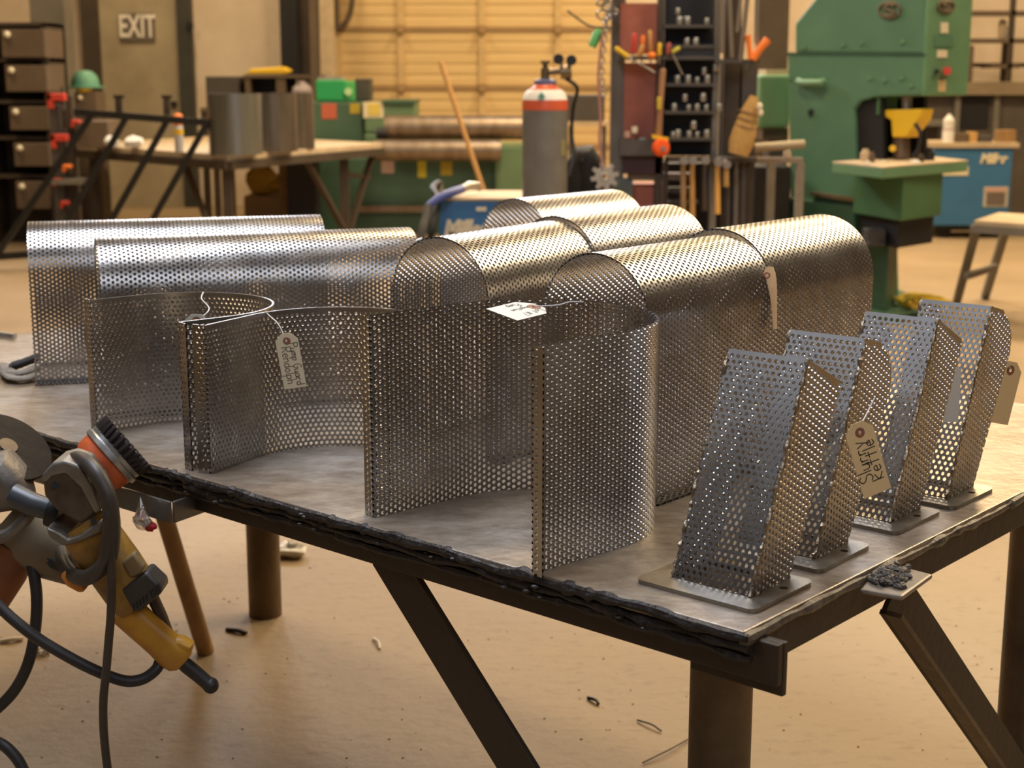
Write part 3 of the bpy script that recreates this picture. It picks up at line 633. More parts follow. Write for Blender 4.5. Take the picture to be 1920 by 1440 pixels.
# gear head: cast block with cover
MB().prism([G(*p, -.035) for p in ((78, 898), (97, 871), (118, 866), (147, 876), (172, 912), (190, 957), (150, 985), (104, 958), (82, 930))], V(0, .075, 0)).build('gear_head', mat('shaded_cast', (.17, .14, .11), .45, .5, .5, 14, .1, 80, col2=(.07, .05, .035)), gr, smooth=30, bev=.008, seg=3)  # dark brown is the shadow on the front face, put into the colour
MB().prism([G(*p, -.0385) for p in ((76, 901), (80, 888), (97, 869), (120, 863), (149, 873), (174, 909), (192, 955), (178, 966), (150, 914), (122, 888), (98, 893), (86, 906))], V(0, .082, 0)).build('gear_cover', mat('lit_cast_cover', (.33, .31, .275), .45, .6, .35, 18, .1, 80, col2=(.20, .18, .15)), gr, smooth=30, bev=.006, seg=3)  # paler copy of the cast metal paints the lit upper band
MB().prism([G(*p, -.045) for p in ((86, 990), (112, 1000), (128, 1012), (150, 1004), (188, 975), (194, 986), (188, 1000), (140, 1020), (116, 1024), (92, 1008))], V(0, .09, 0)).build('bearing_flange', M_CASTALU, gr, smooth=30, bev=.003)
MB().cyl(G(175, 976, -.047), G(175, 976, -.040), .0045, n=10).build('screw', M_BLACK, gr); MB().cyl(G(104, 910, -.037), G(104, 910, -.033), .006, n=10).build('screw', M_BLACK, gr)
# motor housing, rear housing with vents, handle
b = MB(); loft(b, [sec(150, 982, axd, 46, 40), sec(165, 992, axd, 54, 44), sec(218, 1066, axd, 55, 46), sec(252, 1116, axd, 53, 45), sec(262, 1132, axd, 46, 40)]); b.build('motor_housing', M_YEL, gr, smooth=40)
MB().prism([G(*p, -.0385) for p in ((226, 1106), (274, 1072), (302, 1098), (304, 1112), (262, 1148), (250, 1148))], V(0, .05, 0)).build('vent_cover', mat('dark_vent_cover', (.06, .05, .04), .5, 0, .3, 20), gr, smooth=30, bev=.005)
vb = MB()
for k in range(5): vb.obox(G(250+6*k, 1146-4.5*k, -.0400), G(252.5+6*k, 1144-4.5*k, -.0400)-G(250+6*k, 1146-4.5*k, -.0400), V(0, .01, 0), G(256+6*k, 1134-4.5*k, -.0400)-G(250+6*k, 1146-4.5*k, -.0400)+V(-.006, 0, 0))
for k in range(4): vb.obox(G(285+5*k, 1122-4*k, -.0400), G(287+5*k, 1120.5-4*k, -.0400)-G(285+5*k, 1122-4*k, -.0400), V(0, .01, 0), V(-.004, 0, .012))
vo = vb.build('vent_slot', M_BLK2, gr, smooth=0); vo['kind'] = 'stuff'
MB().prism([G(*p, -.0378) for p in ((228, 1056), (250, 1036), (270, 1066), (262, 1078), (244, 1084))], V(0, .02, 0)).build('rating_plate', mat('dusty_brown', (.30, .20, .09), .6, 0, .5, 30), gr, bev=.004)
b = MB(); loft(b, [sec(232, 1140, (.70, .72), 34, 30), sec(262, 1168, (.70, .72), 33, 28), sec(300, 1202, (.72, .70), 33, 26), sec(322, 1222, (.74, .68), 36, 26), sec(338, 1234, (.74, .68), 34, 24), sec(346, 1240, (.74, .68), 24, 18)]); b.build('rear_handle', M_YELO, gr, smooth=40)
b = MB(); loft(b, [sec(318, 1204, (.74, -.5), 14, 20), sec(340, 1206, (1, .1), 17, 20), sec(354, 1214, (.7, .7), 15, 18), sec(356, 1222, (.7, .7), 9, 12)]); b.build('handle_hook', M_YELO, gr, smooth=40)
b = MB(); loft(b, [sec(282, 1110, axd, 10, 20, .02), sec(305, 1160, axd, 10, 18, .02), sec(320, 1195, axd, 8, 14, .02)]); b.build('paddle_switch', M_DKSTEEL, gr, smooth=40)
MB().prism([G(*p, -.03) for p in ((112, 1082), (118, 1072), (138, 1078), (160, 1104), (156, 1112), (146, 1112), (124, 1100))], V(0, .05, 0)).build('trigger', mat('orange_trigger', (.72, .28, .04), .45), gr, bev=.004)
MB().tube([G(338, 1238), G(352, 1250), G(372, 1266), G(388, 1280), G(397, 1287)], [.0115, .0125, .012, .0115, .013], 14).ball(G(395, 1285), .0135).build('cord_sleeve', M_RUBBER, gr)
# side handle of the head
MB().tube([G(22, 938, .03), G(30, 930, .03), G(62, 946, .02), G(96, 956, .02)], [.012, .020, .019, .017], 18).build('side_grip', mat('slate_grip', (.055, .06, .065), .35), gr)
MB().cyl(G(92, 955, .02), G(116, 962, .02), .026, .03, 18).build('grip_collar', M_BLACK, gr)
# cup brush
bc = G(200, 862, .10); bd = unit(G(252, 820, .13) - G(170, 888, .10)); R_ = .051
MB().lathe([(.0, -.033), (.030, -.033), (R_-.010, -.028), (R_-.002, -.017), (R_, -.004), (R_, .004)], bc, bd, 32).build('brush_cup', M_ORANGE, gr)
MB().lathe([(R_+.002, .004), (R_+.005, .006), (R_+.005, .013), (R_+.002, .016), (R_+.003, .022), (R_-.004, .024)], bc, bd, 32).build('brush_ring', M_ZINC, gr)
u_ = unit(np.cross(bd, V(0, 0, 1))); v_ = np.cross(bd, u_)
for k in range(28):
    a = 2*PI*k/28; rd = u_*math.cos(a) + v_*math.sin(a); p0 = bc + bd*.016 + rd*(R_-.004); p1 = bc + bd*.046 + rd*(R_+.002)
    MB().tube([p0, (p0+p1)/2 + rd*.001, p1], [.0035, .0052, .0040], 6).build('bristle_knot', M_BRISTLE, gr)
MB().lathe([(.0, .0), (R_-.010, .0), (R_-.008, .042), (R_-.016, .043), (.006, .02), (0, .02)], bc, bd, 28).build('bristle_core', M_BRISTLE, gr, jit=.0008)
# power cord wound round the head and hanging to the floor
def cordG(pts, r, n=7): return MB().tube(spline([G(*p) for p in pts], n), r, 14)
cc = cordG([(122, 890, .07), (134, 866, .03), (152, 862, -.015), (178, 884, -.05), (200, 925, -.065), (210, 975, -.065), (208, 1030, -.06), (192, 1062, -.055), (165, 1082, -.052), (142, 1080, -.03), (122, 1060, .02), (118, 1035, .062)], .0128)
cc.build('cord', M_CORD, gr)
for k in range(3):
    o = 6+5*k; cordG([(186-k*3, 880, .05), (197-k*3, 905, -.03), (206-k*2, 955, -.062-.004*k), (205-k*2, 1000+k*4, -.068), (198-k*3, 1040+o, -.066), (176, 1066+o, -.06), (150, 1072+o, -.045), (130, 1052+o, .01), (124, 1030+o, .06)], .0085).build('cord', M_CORD, gr)
cordG([(208, 1040, -.065), (209, 1090, -.07), (208, 1150, -.07), (204, 1200, -.07), (199, 1260, -.07), (194, 1310, -.07), (194, 1360, -.07), (198, 1410, -.07), (205, 1470, -.07), (212, 1560, -.06)], .0068).build('cord', M_CORD, gr, label='loose cord end hanging toward the floor')
cordG([(300, 1240, -.0), (292, 1256, -.01), (268, 1273, -.02), (235, 1277, -.03), (190, 1262, -.03), (140, 1238, -.03), (80, 1203, -.03), (40, 1174, -.03), (0, 1138, -.02), (-60, 1070, 0), (-120, 960, .05)], .0092).build('cord', M_RUBBER, gr, label='thick black supply cord looping left')
MB().tube([G(312, 1232), G(304, 1240), G(300, 1246)], [.012, .0125, .010], 12).build('cord_boot', M_RUBBER, gr)
# second grinder, cut by the left picture edge
g2 = thing('angle_grinder', 'worn grey angle grinder with brown disc at the far left edge', 'grinder', PY(20, 960, 2.36))
GY2 = 2.36
def H(x, y, dz=0): return PY(x, y, GY2+dz)
MB().lathe([(.012, -.002), (.070, -.004), (.075, -.003), (.075, .002), (.070, .003), (.012, .003)], H(14, 838, .03), unit(V(.54, -.30, .78)), 40).build('grinding_disc', mat('brown_disc', (.035, .024, .014), .8, 0, .4, 20, .2, 90, spec=.2), g2)
MB().lathe([(.01, 0), (.016, .0), (.016, .005), (.01, .005)], H(14, 838, .03), unit(V(.54, -.30, .78)), 12).build('disc_nut', M_PIPE, g2)
b = MB()
for (secs) in [[(-60, 920, 50, 50), (-20, 905, 62, 55), (20, 900, 60, 55), (48, 915, 44, 44), (60, 930, 22, 26)]]:
    loft(b, [(H(x, y), V(0, 0, 1), hw*GY2/2859, hd*GY2/2859) for x, y, hw, hd in secs], 20, 2.4)
b.build('gear_head', M_CASTALU, g2, smooth=40)
b = MB(); loft(b, [(H(20, 965, .01), unit(V(.66, 0, .75)), .042, .04), (H(60, 1010, .01), unit(V(.66, 0, .75)), .045, .042), (H(105, 1040, .01), unit(V(.5, 0, .86)), .043, .04), (H(160, 1070, .02), unit(V(.5, 0, .86)), .030, .03)], 20, 2.6); b.build('motor_housing', mat('dusty_taupe', (.25, .20, .135), .5, 0, .4, 14, col2=(.17, .13, .08)), g2, smooth=40)
MB().prism([H(*p, -.03) for p in ((36, 1018), (60, 1046), (100, 1070), (128, 1086), (160, 1084), (150, 1062), (110, 1052), (70, 1030))], V(0, .05, 0)).build('lower_shell', mat('blue_black_shell', (.02, .028, .035), .35), g2, bev=.005)
MB().tube(spline([H(-10, 1010, -.06), H(20, 1000, -.065), H(50, 970, -.06), H(60, 950, -.05)], 6), .011, 10).build('wheel_guard', M_CASTALU, g2)
MB().tube([H(-40, 1120, .02), H(0, 1062, .02), H(30, 1010, .01)], [.05, .048, .04], 18).build('handle', mat('rust_red_handle', (.28, .09, .03), .5, 0, .4, 12), g2)
MB().tube(spline([H(50, 1035, -.01), H(62, 1070, -.02), H(69, 1120, -.03), H(66, 1180, -.04), H(54, 1240, -.05), H(30, 1290, -.05), H(-5, 1328, -.05), H(-60, 1370, -.05), H(-20, 1385, -.06), H(15, 1404, -.08), H(44, 1445, -.09), H(60, 1520, -.1)], 7), .0095, 14).build('cord', M_RUBBER, g2)
# crumpled clear wrapper caught on the hanger bar
wr = thing('plastic_wrapper', 'crumpled clear plastic wrapper with a red scrap under the hanger bar', 'wrapper', PY(278, 965, 2.34))
me_pts = [(262, 930), (270, 950), (282, 965), (292, 985), (280, 994), (266, 996), (256, 985), (248, 970), (255, 958)]
b = MB(); cen = [PY(x, y, 2.33+RNG.normal(0, .008)) for x, y in me_pts]
for ring in range(4):
    f = 1 - ring*.26; c0 = PY(270, 972, 2.33 - .012*ring)
    for q in cen: b.v.append(tuple(c0 + (q-c0)*f + RNG.normal(0, .0035, 3)))
n9 = len(cen); b.f += [(r*n9+k, r*n9+(k+1) % n9, (r+1)*n9+(k+1) % n9, (r+1)*n9+k) for r in range(3) for k in range(n9)] + [tuple(3*n9+k for k in range(n9)), tuple(range(n9))[::-1]]
b.build('film', M_FILM, wr, smooth=0)
MB().ball(PY(284, 988, 2.325), (.010, .006, .007), 7, 5).build('red_scrap', mat('red_foil', (.45, .02, .03), .3), wr, jit=.0012)
# wooden stick leaning under the table
st0 = P(386, 1224, 0); st1 = PY(300, 940, 3.25); st1 = st0 + (st1-st0)*((TT-TH-.004)/ (st1[2]))
tag_obj(MB().tube([st0 + V(0, 0, .004), st0 + (st1-st0)*.3, st0 + (st1-st0)*.7, st1], [.0215, .021, .020, .020], 16).build('wooden_stick', M_WOOD), 'round wooden stick leaning against the underside of the welding table', 'stick')
# floor litter
lit = [((0, 1203), (42, 1198), .006, M_CREAM, 'pale wood splinter on the floor below the grinder'), ((1195, 1350), (1240, 1371), .0022, M_BLACK, 'thin black wire offcut on the floor by the front leg'), ((1205, 1430), (1290, 1386), .0018, M_BROWN, 'long brown wire offcut on the floor by the front leg'),
       ((425, 1180), (462, 1188), .006, M_DKSTEEL, 'dark steel shaving on the floor by the far left leg'), ((700, 1197), (712, 1216), .003, M_WHITE, 'pale curled shaving on the floor under the table'), ((1102, 1308), (1122, 1320), .004, M_BLACK, 'black wire curl on the floor left of the front leg')]
for a, c, r, m, lab in lit:
    p0, p1 = P(*a, .004), P(*c, .004); md = (p0+p1)/2 + V(.006, -.004, .004)
    tag_obj(MB().tube(spline([p0, md, p1], 4), r, 6).build('floor_scrap', m), lab, 'scrap')
b = MB()
for k in range(5): b.torus(P(66+6*k, 1222+2*(k % 2), .008), .009, .002, RNG.normal(0, 1, 3), 10, 5)
tag_obj(b.build('metal_swarf', M_ZINC), 'small curl of shiny swarf on the floor below the grinders', 'swarf')
b = MB()
for k in range(160):
    x, y = RNG.uniform(0, 1920), RNG.uniform(1020, 1440); q = P(x, y, .001); r = RNG.uniform(.0008, .0022); b.ball(q, (r*RNG.uniform(1, 2.5), r*RNG.uniform(1, 2), r*.5), 5, 3)
o = tag_obj(b.build('floor_grit', mat('grit', (.10, .07, .045), .8)), 'scattered dark grit over the concrete floor', 'grit'); o['kind'] = 'stuff'
tag_obj(MB().ball(P(545, 1032, .02), (.05, .04, .02), 9, 6).build('crumpled_paper', M_WHITE, jit=.006), 'crumpled white paper on the floor behind the far left leg', 'paper')

# ================================================================== BACKGROUND, LEFT
cab = thing('drawer_cabinet', 'tall dark parts cabinet with brown pull-out drawers at the left', 'cabinet', V(*PY(45, 300, 12.6)[:2], 0))
b = MB(); ca, cb = PY(-40, 200, 12.6)[0], PY(96, 200, 12.6)[0]
b.box(ca, ca+.05, 12.6, 13.1, 0, 1.83).box(cb-.05, cb, 12.6, 13.1, 0, 1.83).box(ca, cb, 13.06, 13.1, 0, 1.83).box(ca, cb, 12.6, 13.1, 1.81, 1.84)
b.build('carcass', M_BROWND, cab, smooth=0)
dr = [(6, 55, 84, 108), (14, 122, 88, 172), (22, 200, 92, 244), (30, 268, 92, 312), (34, 340, 92, 392)]
for k, (x0, y0, x1, y1) in enumerate(dr):
    dq = MB().pb(x0-4, y0, x1, y1, 12.52, .5).build('drawer', M_BROWN, cab, smooth=0, bev=.006)
    MB().ball(PY(x0+7, y0+10, 12.5), .028).build('knob', M_CREAM, dq)
    MB().box(ca, cb, 12.62, 13.06, PY(40, y0-9, 12.6)[2]-.015, PY(40, y0-9, 12.6)[2]+.015).build('shelf', M_BROWND, cab, smooth=0)
# clamp post
cst = thing('clamp_stand', 'dark steel post with a bracket that carries red clamps', 'stand', V(*PY(117, 300, 12.0)[:2], 0))
MB().pb(98, 196, 118, 430, 12.0, .08, 0).build('post', M_DGREY, cst, smooth=0); MB().pb(120, 180, 140, 430, 12.05, .08, 0).build('post', M_BROWND, cst, smooth=0)
MB().pb(96, 336, 152, 346, 11.9, .25).build('bracket', M_GREYP, cst, smooth=0)
def clampy(x, y, s, lab, m=M_RED):
    t = thing('bar_clamp', lab, 'clamp', PY(x, y, 11.93), 0, 'red clamps on the clamp post')
    q = PY(x, y, 11.93); b = MB(); b.box(q[0]-.07*s, q[0]+.07*s, 11.9, 11.97, q[2]-.03*s, q[2]+.03*s).box(q[0]-.07*s, q[0]-.03*s, 11.9, 11.97, q[2]-.09*s, q[2]+.03*s); b.build('jaw', m, t, bev=.008)
    MB().cyl(q+V(.05*s, 0, .08*s), q+V(.05*s, 0, -.10*s), .014*s, n=10).build('screw', M_DGREY, t)
    return t
clampy(106, 182, 1.0, 'topmost red clamp on the clamp post'); clampy(112, 258, .95, 'red clamp at mid height of the clamp post'); clampy(126, 312, .5, 'small orange-red clamp below the middle of the clamp post', M_OR); clampy(108, 338, .5, 'small dull red clamp on the clamp post bracket'); clampy(122, 380, .5, 'lowest red clamp on the clamp post'); clampy(142, 228, .5, 'small red clamp on the right face of the clamp post')
lk = thing('brown_locker', 'narrow brown cupboard behind the clamp post, helmet on top', 'cupboard', V(*PY(166, 200, 13.2)[:2], 0))
MB().pb(146, 172, 188, 420, 13.2, .3, 0).build('body', M_BROWN, lk, smooth=0, bev=.01); MB().ball(PY(150, 183, 13.19), .022).build('knob', M_CREAM, lk)
hm = thing('safety_helmet', 'teal helmet on top of the narrow brown cupboard', 'helmet', PY(162, 170, 13.3))
q = PY(160, 163, 13.32); MB().lathe([(.125, 0), (.12, .05), (.1, .10), (.06, .135), (.0, .145)], q, (0, 0, 1), 20).build('shell', M_TEAL, hm); MB().lathe([(.12, -.012), (.165, -.006), (.165, .004), (.12, .008)], q, (0, 0, 1), 20).build('brim', M_TEAL, hm)
tag_obj(MB().ball(PY(157, 167, 13.24), (.075, .05, .035)).build('ear_muff', M_YELLOW), 'yellow ear muff hanging on the teal helmet', 'ear muff')
for x0, y0, x1, y1, Y, m, lab in ((528, -120, 560, 420, 16.1, M_BLK2, 'dark square post standing against the wall left of the wide door'), (583, -120, 598, 420, 15.9, M_BROWN, 'thin brown bar standing against the wall by the wide door'), (602, -120, 628, 420, 15.9, M_TAN, 'pale tan plank standing at the left jamb of the wide door'), (562, -120, 582, 420, 16.2, M_BROWND, 'dark brown board between the posts left of the wide door')):
    tag_obj(MB().pb(x0, y0, x1, y1, Y, .09, 0).build('wall_post', m, smooth=0), lab, 'post')
# black railing frame leaning on the far bench
rl = thing('stair_railing', 'black welded stair railing leaning with slanted balusters before the far bench', 'railing', V(*PY(180, 400, 11.0)[:2], 0))
RY = 11.0
def rail(x0, y0, x1, y1, w, nm, dy0=0, dy1=0): MB().bar(PY(x0, y0, RY+dy0), PY(x1, y1, RY+dy1), w, w, up=(0, 1, 0)).build(nm, M_BLACK, rl, smooth=0)
rail(140, 210, 392, 230, .05, 'top_rail'); rail(-70, 486, 262, 462, .05, 'bottom_rail')
for x0, y0, x1, y1 in ((172, 216, -8, 482), (238, 219, 92, 474), (314, 226, 178, 468), (388, 232, 258, 462)): rail(x0, y0, x1, y1, .042, 'baluster')
for x in (222, 312): MB().pb(x-10, 178, x+10, 184, RY+.05, .05).pb(x-6, 182, x+6, 216, RY+.05, .04).build('bracket', M_BROWND, rl, smooth=0)
for x in (-60, 250): MB().pb(x-6, 462, x+6, 500, RY, .05, 0).build('foot', M_BLACK, rl, smooth=0)
# far bench with rolled rings
bt = thing('steel_bench', 'far steel bench with tan top and splayed dark legs', 'bench', V(*P(440, 291, .85)[:2], 0))
bA, bB, bC = P(428, 291, .85), P(138, 270, .85), P(716, 268, .85); bD = bB + bC - bA
MB().prism([q - V(0, 0, .045) for q in (bA, bC, bD, bB)], V(0, 0, .045)).build('top', M_TAN, bt, smooth=0, bev=.004)
b = MB(); b.bar(bA-V(0, 0, .075), bB-V(0, 0, .075), .06, .06).bar(bA-V(0, 0, .075), bC-V(0, 0, .075), .06, .06); b.build('frame', M_BROWND, bt, smooth=0)
lq = lambda f, g_: bA + (bC-bA)*f + (bB-bA)*g_
for f, g_ in ((.05, .06), (.78, .05), (.06, .93), (.9, .9)):
    q = lq(f, g_); MB().box(q[0]-.035, q[0]+.035, q[1]-.035, q[1]+.035, 0, .80).build('leg', M_BROWND, bt, smooth=0)
for f0, f1 in ((.48, .76), (.98, .80)):
    MB().bar(lq(f0, .03)*V(1, 1, 0)+V(0, 0, .80), lq(f1, .04)*V(1, 1, 0)+V(0, 0, .15), .05, .03).build('brace', M_BROWND, bt, smooth=0)
MB().bar(lq(.80, .05)*V(1, 1, 0)+V(0, 0, .60), lq(.95, .04)*V(1, 1, 0)+V(0, 0, .56), .04, .04).build('brace', M_BROWND, bt, smooth=0)
for g0, g1 in ((.10, .3),): MB().bar(lq(.03, g0)*V(1, 1, 0)+V(0, 0, .1), lq(.03, g1)*V(1, 1, 0)+V(0, 0, .8), .04, .03).build('brace', M_DKSTEEL, bt, smooth=0)
M_RSTEEL = mat('grey_rolled_steel', (.24, .21, .18), .38, .75, .45, 5, col2=(.13, .11, .09), stretch=(4, 4, .3)); gsteel = mat('galvanised_shell', (.36, .37, .35), .35, .85, .3, 4, stretch=(4, 4, .3))
def ring(px, Y, r, h, lab, m):
    c = PY(px, 200, Y); c = V(c[0], Y, .85); b = MB(); b.lathe([(r, 0), (r, h), (r-.012, h), (r-.012, 0.001)], c, (0, 0, 1), 36)
    b.f = b.f[:-2]; n = 36; b.f += [(k, (k+1) % n, 3*n+(k+1) % n, 3*n+k) for k in range(n)]
    tag_obj(b.build('rolled_steel_ring', m), lab, 'steel ring', 'rolled steel rings on the far bench')
ring(440, 11.08, .195, .435, 'brighter rolled steel ring at the left on the far bench', gsteel); ring(512, 11.52, .18, .43, 'dull rolled steel ring in the middle of the far bench', M_RSTEEL); ring(548, 11.95, .17, .43, 'smaller dull rolled ring rearmost on the far bench', M_RSTEEL)
sb = thing('spray_can', 'white aerosol can with red cap on the far bench', 'can', PY(336, 275, 11.3)); c = PY(336, 272, 11.35); c[2] = .85
MB().lathe([(.033, 0), (.034, .03), (.034, .19), (.02, .215)], c, n=16).build('body', mat('pale_can', (.6, .6, .62), .35, .3), sb); MB().lathe([(.03, .20), (.036, .205), (.034, .27), (.02, .285)], c, n=16).build('cap', M_OR, sb); MB().lathe([(.0345, .13), (.0352, .13), (.0352, .17), (.0345, .17)], c, n=16).build('band', M_YELLOW, sb)
for x, w_, lab in ((208, .06, 'white rag lying left on the far bench'), (250, .08, 'larger white rag lying on the far bench by the railing')):
    q = PY(x, 246, 11.9); q[2] = .85+.05; tag_obj(MB().ball(q, (w_, .06, .05), 10, 7).build('rag', M_WHITE, jit=.006), lab, 'rag')
q = PY(170, 240, 12.0); tag_obj(MB().box(q[0]-.12, q[0]+.14, 12, 12.3, .85, 1.06).build('cardboard_box', M_BROWN, bev=.008), 'low brown box at the left end of the far bench', 'box')
# things under the far bench
q = PY(510, 395, 13.3); tag_obj(MB().pb(458, 368, 562, 430, 13.3, .5, 0).build('cardboard_box', M_CARD, smooth=0, bev=.01), 'cardboard box on the floor beneath the far bench', 'box')
b = MB(); zt = PY(510, 368, 13.3)[2]
c = PY(492, 340, 13.5); b.ball(V(c[0], 13.5, zt+.13), (.15, .11, .135), 12, 8).ball(V(c[0]+.14, 13.5, zt+.09), (.13, .11, .075), 10, 7); tag_obj(b.build('yellow_bag', mat('mustard_bag', (.52, .34, .04), .6), jit=.008), 'mustard yellow bag on the cardboard box beneath the far bench', 'bag')
tag_obj(MB().pb(538, 296, 592, 420, 12.9, .3, 0).build('black_bin', M_BLK2, smooth=0, bev=.01), 'tall black bin behind the yellow bag', 'bin')
tag_obj(MB().pb(524, 300, 546, 430, 13.2, .06, 0).build('timber_post', M_WOOD, smooth=0), 'upright timber post beside the yellow bag', 'post')
tag_obj(MB().tube([V(*PY(424, 330, 12.9)[:2], 0), PY(424, 308, 12.9)], .035, 12).build('white_pipe', M_CREAM), 'cream plastic pipe upright beneath the far bench', 'pipe')
# rear bench with boxes
rb = thing('workbench', 'rear workbench with thin brown top behind the rolled rings', 'bench', V(*PY(470, 300, 14.7)[:2], 0))
zt = PY(470, 202, 14.7)[2]; xa, xb = PY(375, 200, 14.7)[0], PY(568, 200, 14.7)[0]
MB().box(xa, xb, 14.7, 15.3, zt-.04, zt).build('top', M_BROWN, rb, smooth=0)
for x in (xa, xb-.06):
    for y in (14.72, 15.22): MB().box(x, x+.06, y, y+.06, 0, zt-.04).build('leg', M_BROWND, rb, smooth=0)
tag_obj(MB().pb(386, 143, 450, 202, 14.9, .3, zt).build('steel_box', M_DGREY, smooth=0, bev=.01), 'plain dark grey box on the rear workbench', 'box')
sh = thing('shelf_box', 'open black shelf unit with brown top on the rear workbench', 'shelf', PY(510, 200, 14.85))
b = MB().pb(456, 140, 600, 146, 14.8, .4); b.build('top', M_BROWN, sh, smooth=0)
[MB().pb(u0, 146, u1, 202, 14.82, .36, zt).build('upright', M_BROWN, sh, smooth=0) for u0, u1 in ((460, 470), (518, 536), (555, 562))]; MB().pb(458, 146, 566, 202, 15.2, .03, zt).build('back', M_BLK2, sh, smooth=0)
a_ = PY(500, 133, 14.95); MB_ = MB().prism([PY(460, 139, 14.9), PY(538, 139, 14.9), PY(545, 132, 14.9), PY(530, 125, 14.9), PY(470, 129, 14.9)], V(0, .2, 0)); tag_obj(MB_.build('yellow_case', M_YELLOW, bev=.015), 'flat yellow case on top of the black shelf unit', 'case')
tag_obj(MB().ball(V(PY(560, 178, 14.62)[0], 14.82, zt+.125), (.10, .08, .12), 12, 8).build('cloth_bundle', M_PURP, jit=.01), 'pale mauve cloth bundle left of the green bin', 'cloth')

# ================================================================== PLATE ROLLER
prl = thing('plate_roller', 'long green plate rolling machine with two steel rolls', 'machine', V(*PY(770, 400, 13.7)[:2], 0)); Y0 = 13.7
MB().pb(566, 191, 683, 460, Y0, .75, 0).build('left_housing', M_RGREEN, prl, smooth=0, bev=.015)
MB().pb(683, 192, 778, 250, Y0-.05, .7).pb(683, 250, 716, 330, Y0-.05, .7).build('bearing_block', M_RGREENL, prl, smooth=0, bev=.02)
MB().pb(716, 188, 778, 194, Y0-.08, .76).build('block_lip', M_RGREEN, prl, smooth=0)
def hcyl(x0, x1, y, rpx, Y, nm, m):
    a, c = PY(x0, y, Y), PY(x1, y, Y); MB().cyl(a, c, rpx*Y/2859, n=28).build(nm, m, prl)
hcyl(722, 1035, 239, 23, Y0-.22, 'upper_roll', M_ROLL); hcyl(702, 940, 282, 20, Y0-.40, 'lower_roll', M_ROLL)
MB().cyl(PY(706, 250, Y0-.3), PY(726, 250, Y0-.3), .05, n=16).build('roll_journal', M_BLK2, prl)
MB().pb(560, 297, 990, 470, Y0-.1, .85, 0).build('base', M_RGREEN, prl, smooth=0, bev=.01)
MB().pb(664, 386, 800, 398, Y0-.16, .06).build('foot_rail', M_ROLL, prl, smooth=0)
MB().pb(928, 274, 984, 470, Y0-.3, .9, 0).build('right_pedestal', M_RGREENL, prl, smooth=0, bev=.015)
def stick(x0, y0, x1, y1, Y, m, par, nm='sticker'): return MB().pb(x0, y0, x1, y1, Y-.006, .006).build(nm, m, par, smooth=0)
stick(603, 194, 631, 223, Y0, mat('sticker_red', (.50, .12, .07), .6), prl); stick(656, 194, 675, 213, Y0, mat('sticker_ochre', (.45, .34, .03), .6), prl); stick(681, 191, 719, 221, Y0-.05, M_CREAM, prl); stick(690, 194, 712, 216, Y0-.056, mat('sticker_yellow', (.75, .6, .12), .6), prl)
stick(715, 301, 739, 325, Y0-.1, mat('sticker_pink', (.55, .38, .32), .6), prl); stick(783, 301, 799, 333, Y0-.1, mat('sticker_yell', (.60, .52, .03), .6), prl); stick(826, 303, 848, 329, Y0-.1, MATS['sticker_ochre'], prl)
# green bin and dark box on the roller housing
zt = PY(620, 191, 13.7)[2] + .004
bn = thing('green_bin', 'bright green plastic bin on top of the plate roller', 'bin', PY(627, 185, 13.75)); MB().pb(592, 150, 646, 191, 13.74, .35, zt).build('body', M_GREENB, bn, smooth=0, bev=.015); MB().pb(646, 152, 664, 190, 13.76, .3, zt).build('end_panel', mat('bin_green_light', (.08, .42, .14), .5), bn, smooth=0, bev=.01); MB().cyl(PY(653, 172, 13.77), PY(653, 172, 13.72), .035).build('round_label', mat('mint_label', (.45, .7, .4), .5), bn)
MB().pb(596, 144, 640, 151, 13.8, .25).build('folded_cloth', M_PURP, bn, smooth=0)
tag_obj(MB().pb(666, 147, 694, 191, 13.9, .3, zt).build('steel_box', M_DGREY, smooth=0, bev=.01), 'dark grey box behind the green bin on the plate roller', 'box')
b0, b1 = PY(904, 350, 12.75), PY(826, 116, 12.75); bo = b0 + (b0-b1)*((b0[2]-.01)/(b1[2]-b0[2]))
tag_obj(MB().tube([bo, b0, b1], .022, 12).build('broom_handle', mat('handle_wood', (.52, .30, .12), .55), smooth=50), 'long wooden handle leaning before the plate roller', 'broom handle')

# ================================================================== GAS CYLINDER
CY_ = 7.6; c = PY(1022, 200, CY_); c = V(c[0], CY_, 0); R_ = .114; zz = lambda y: PY(1022, y, CY_)[2]
gc = thing('gas_cylinder', 'tall grey gas cylinder with red and white shoulder band and regulator', 'gas cylinder', c)
MB().lathe([(R_-.006, 0), (R_, .01), (R_, zz(204))], c, n=40).build('tank', M_GAS, gc)
MB().lathe([(R_+.001, zz(206)), (R_+.001, zz(194)), (R_-.002, zz(186))], c, n=40).build('lower_band', mat('cylinder_red', (.68, .12, .05), .4), gc)
MB().lathe([(R_-.001, zz(187)), (R_-.012, zz(174)), (R_-.030, zz(168))], c, n=40).build('white_band', M_WHITE, gc)
MB().lathe([(R_-.030, zz(168)), (R_-.052, zz(163)), (.055, zz(158))], c, n=40).build('shoulder', MATS['cylinder_red'], gc)
MB().prism([V(c[0]-.02+dx, CY_-R_-.003, zz(180)+dz) for dx, dz in ((-.018, 0), (0, -.022), (.018, 0), (0, .022))], V(0, .02, 0)).build('diamond_label', M_TEAL, gc, smooth=0)
MB().lathe([(.056, zz(164)), (.055, zz(152)), (.038, zz(148))], c, n=28).build('neck_ring', mat('neck_blue', (.10, .11, .24), .5), gc)
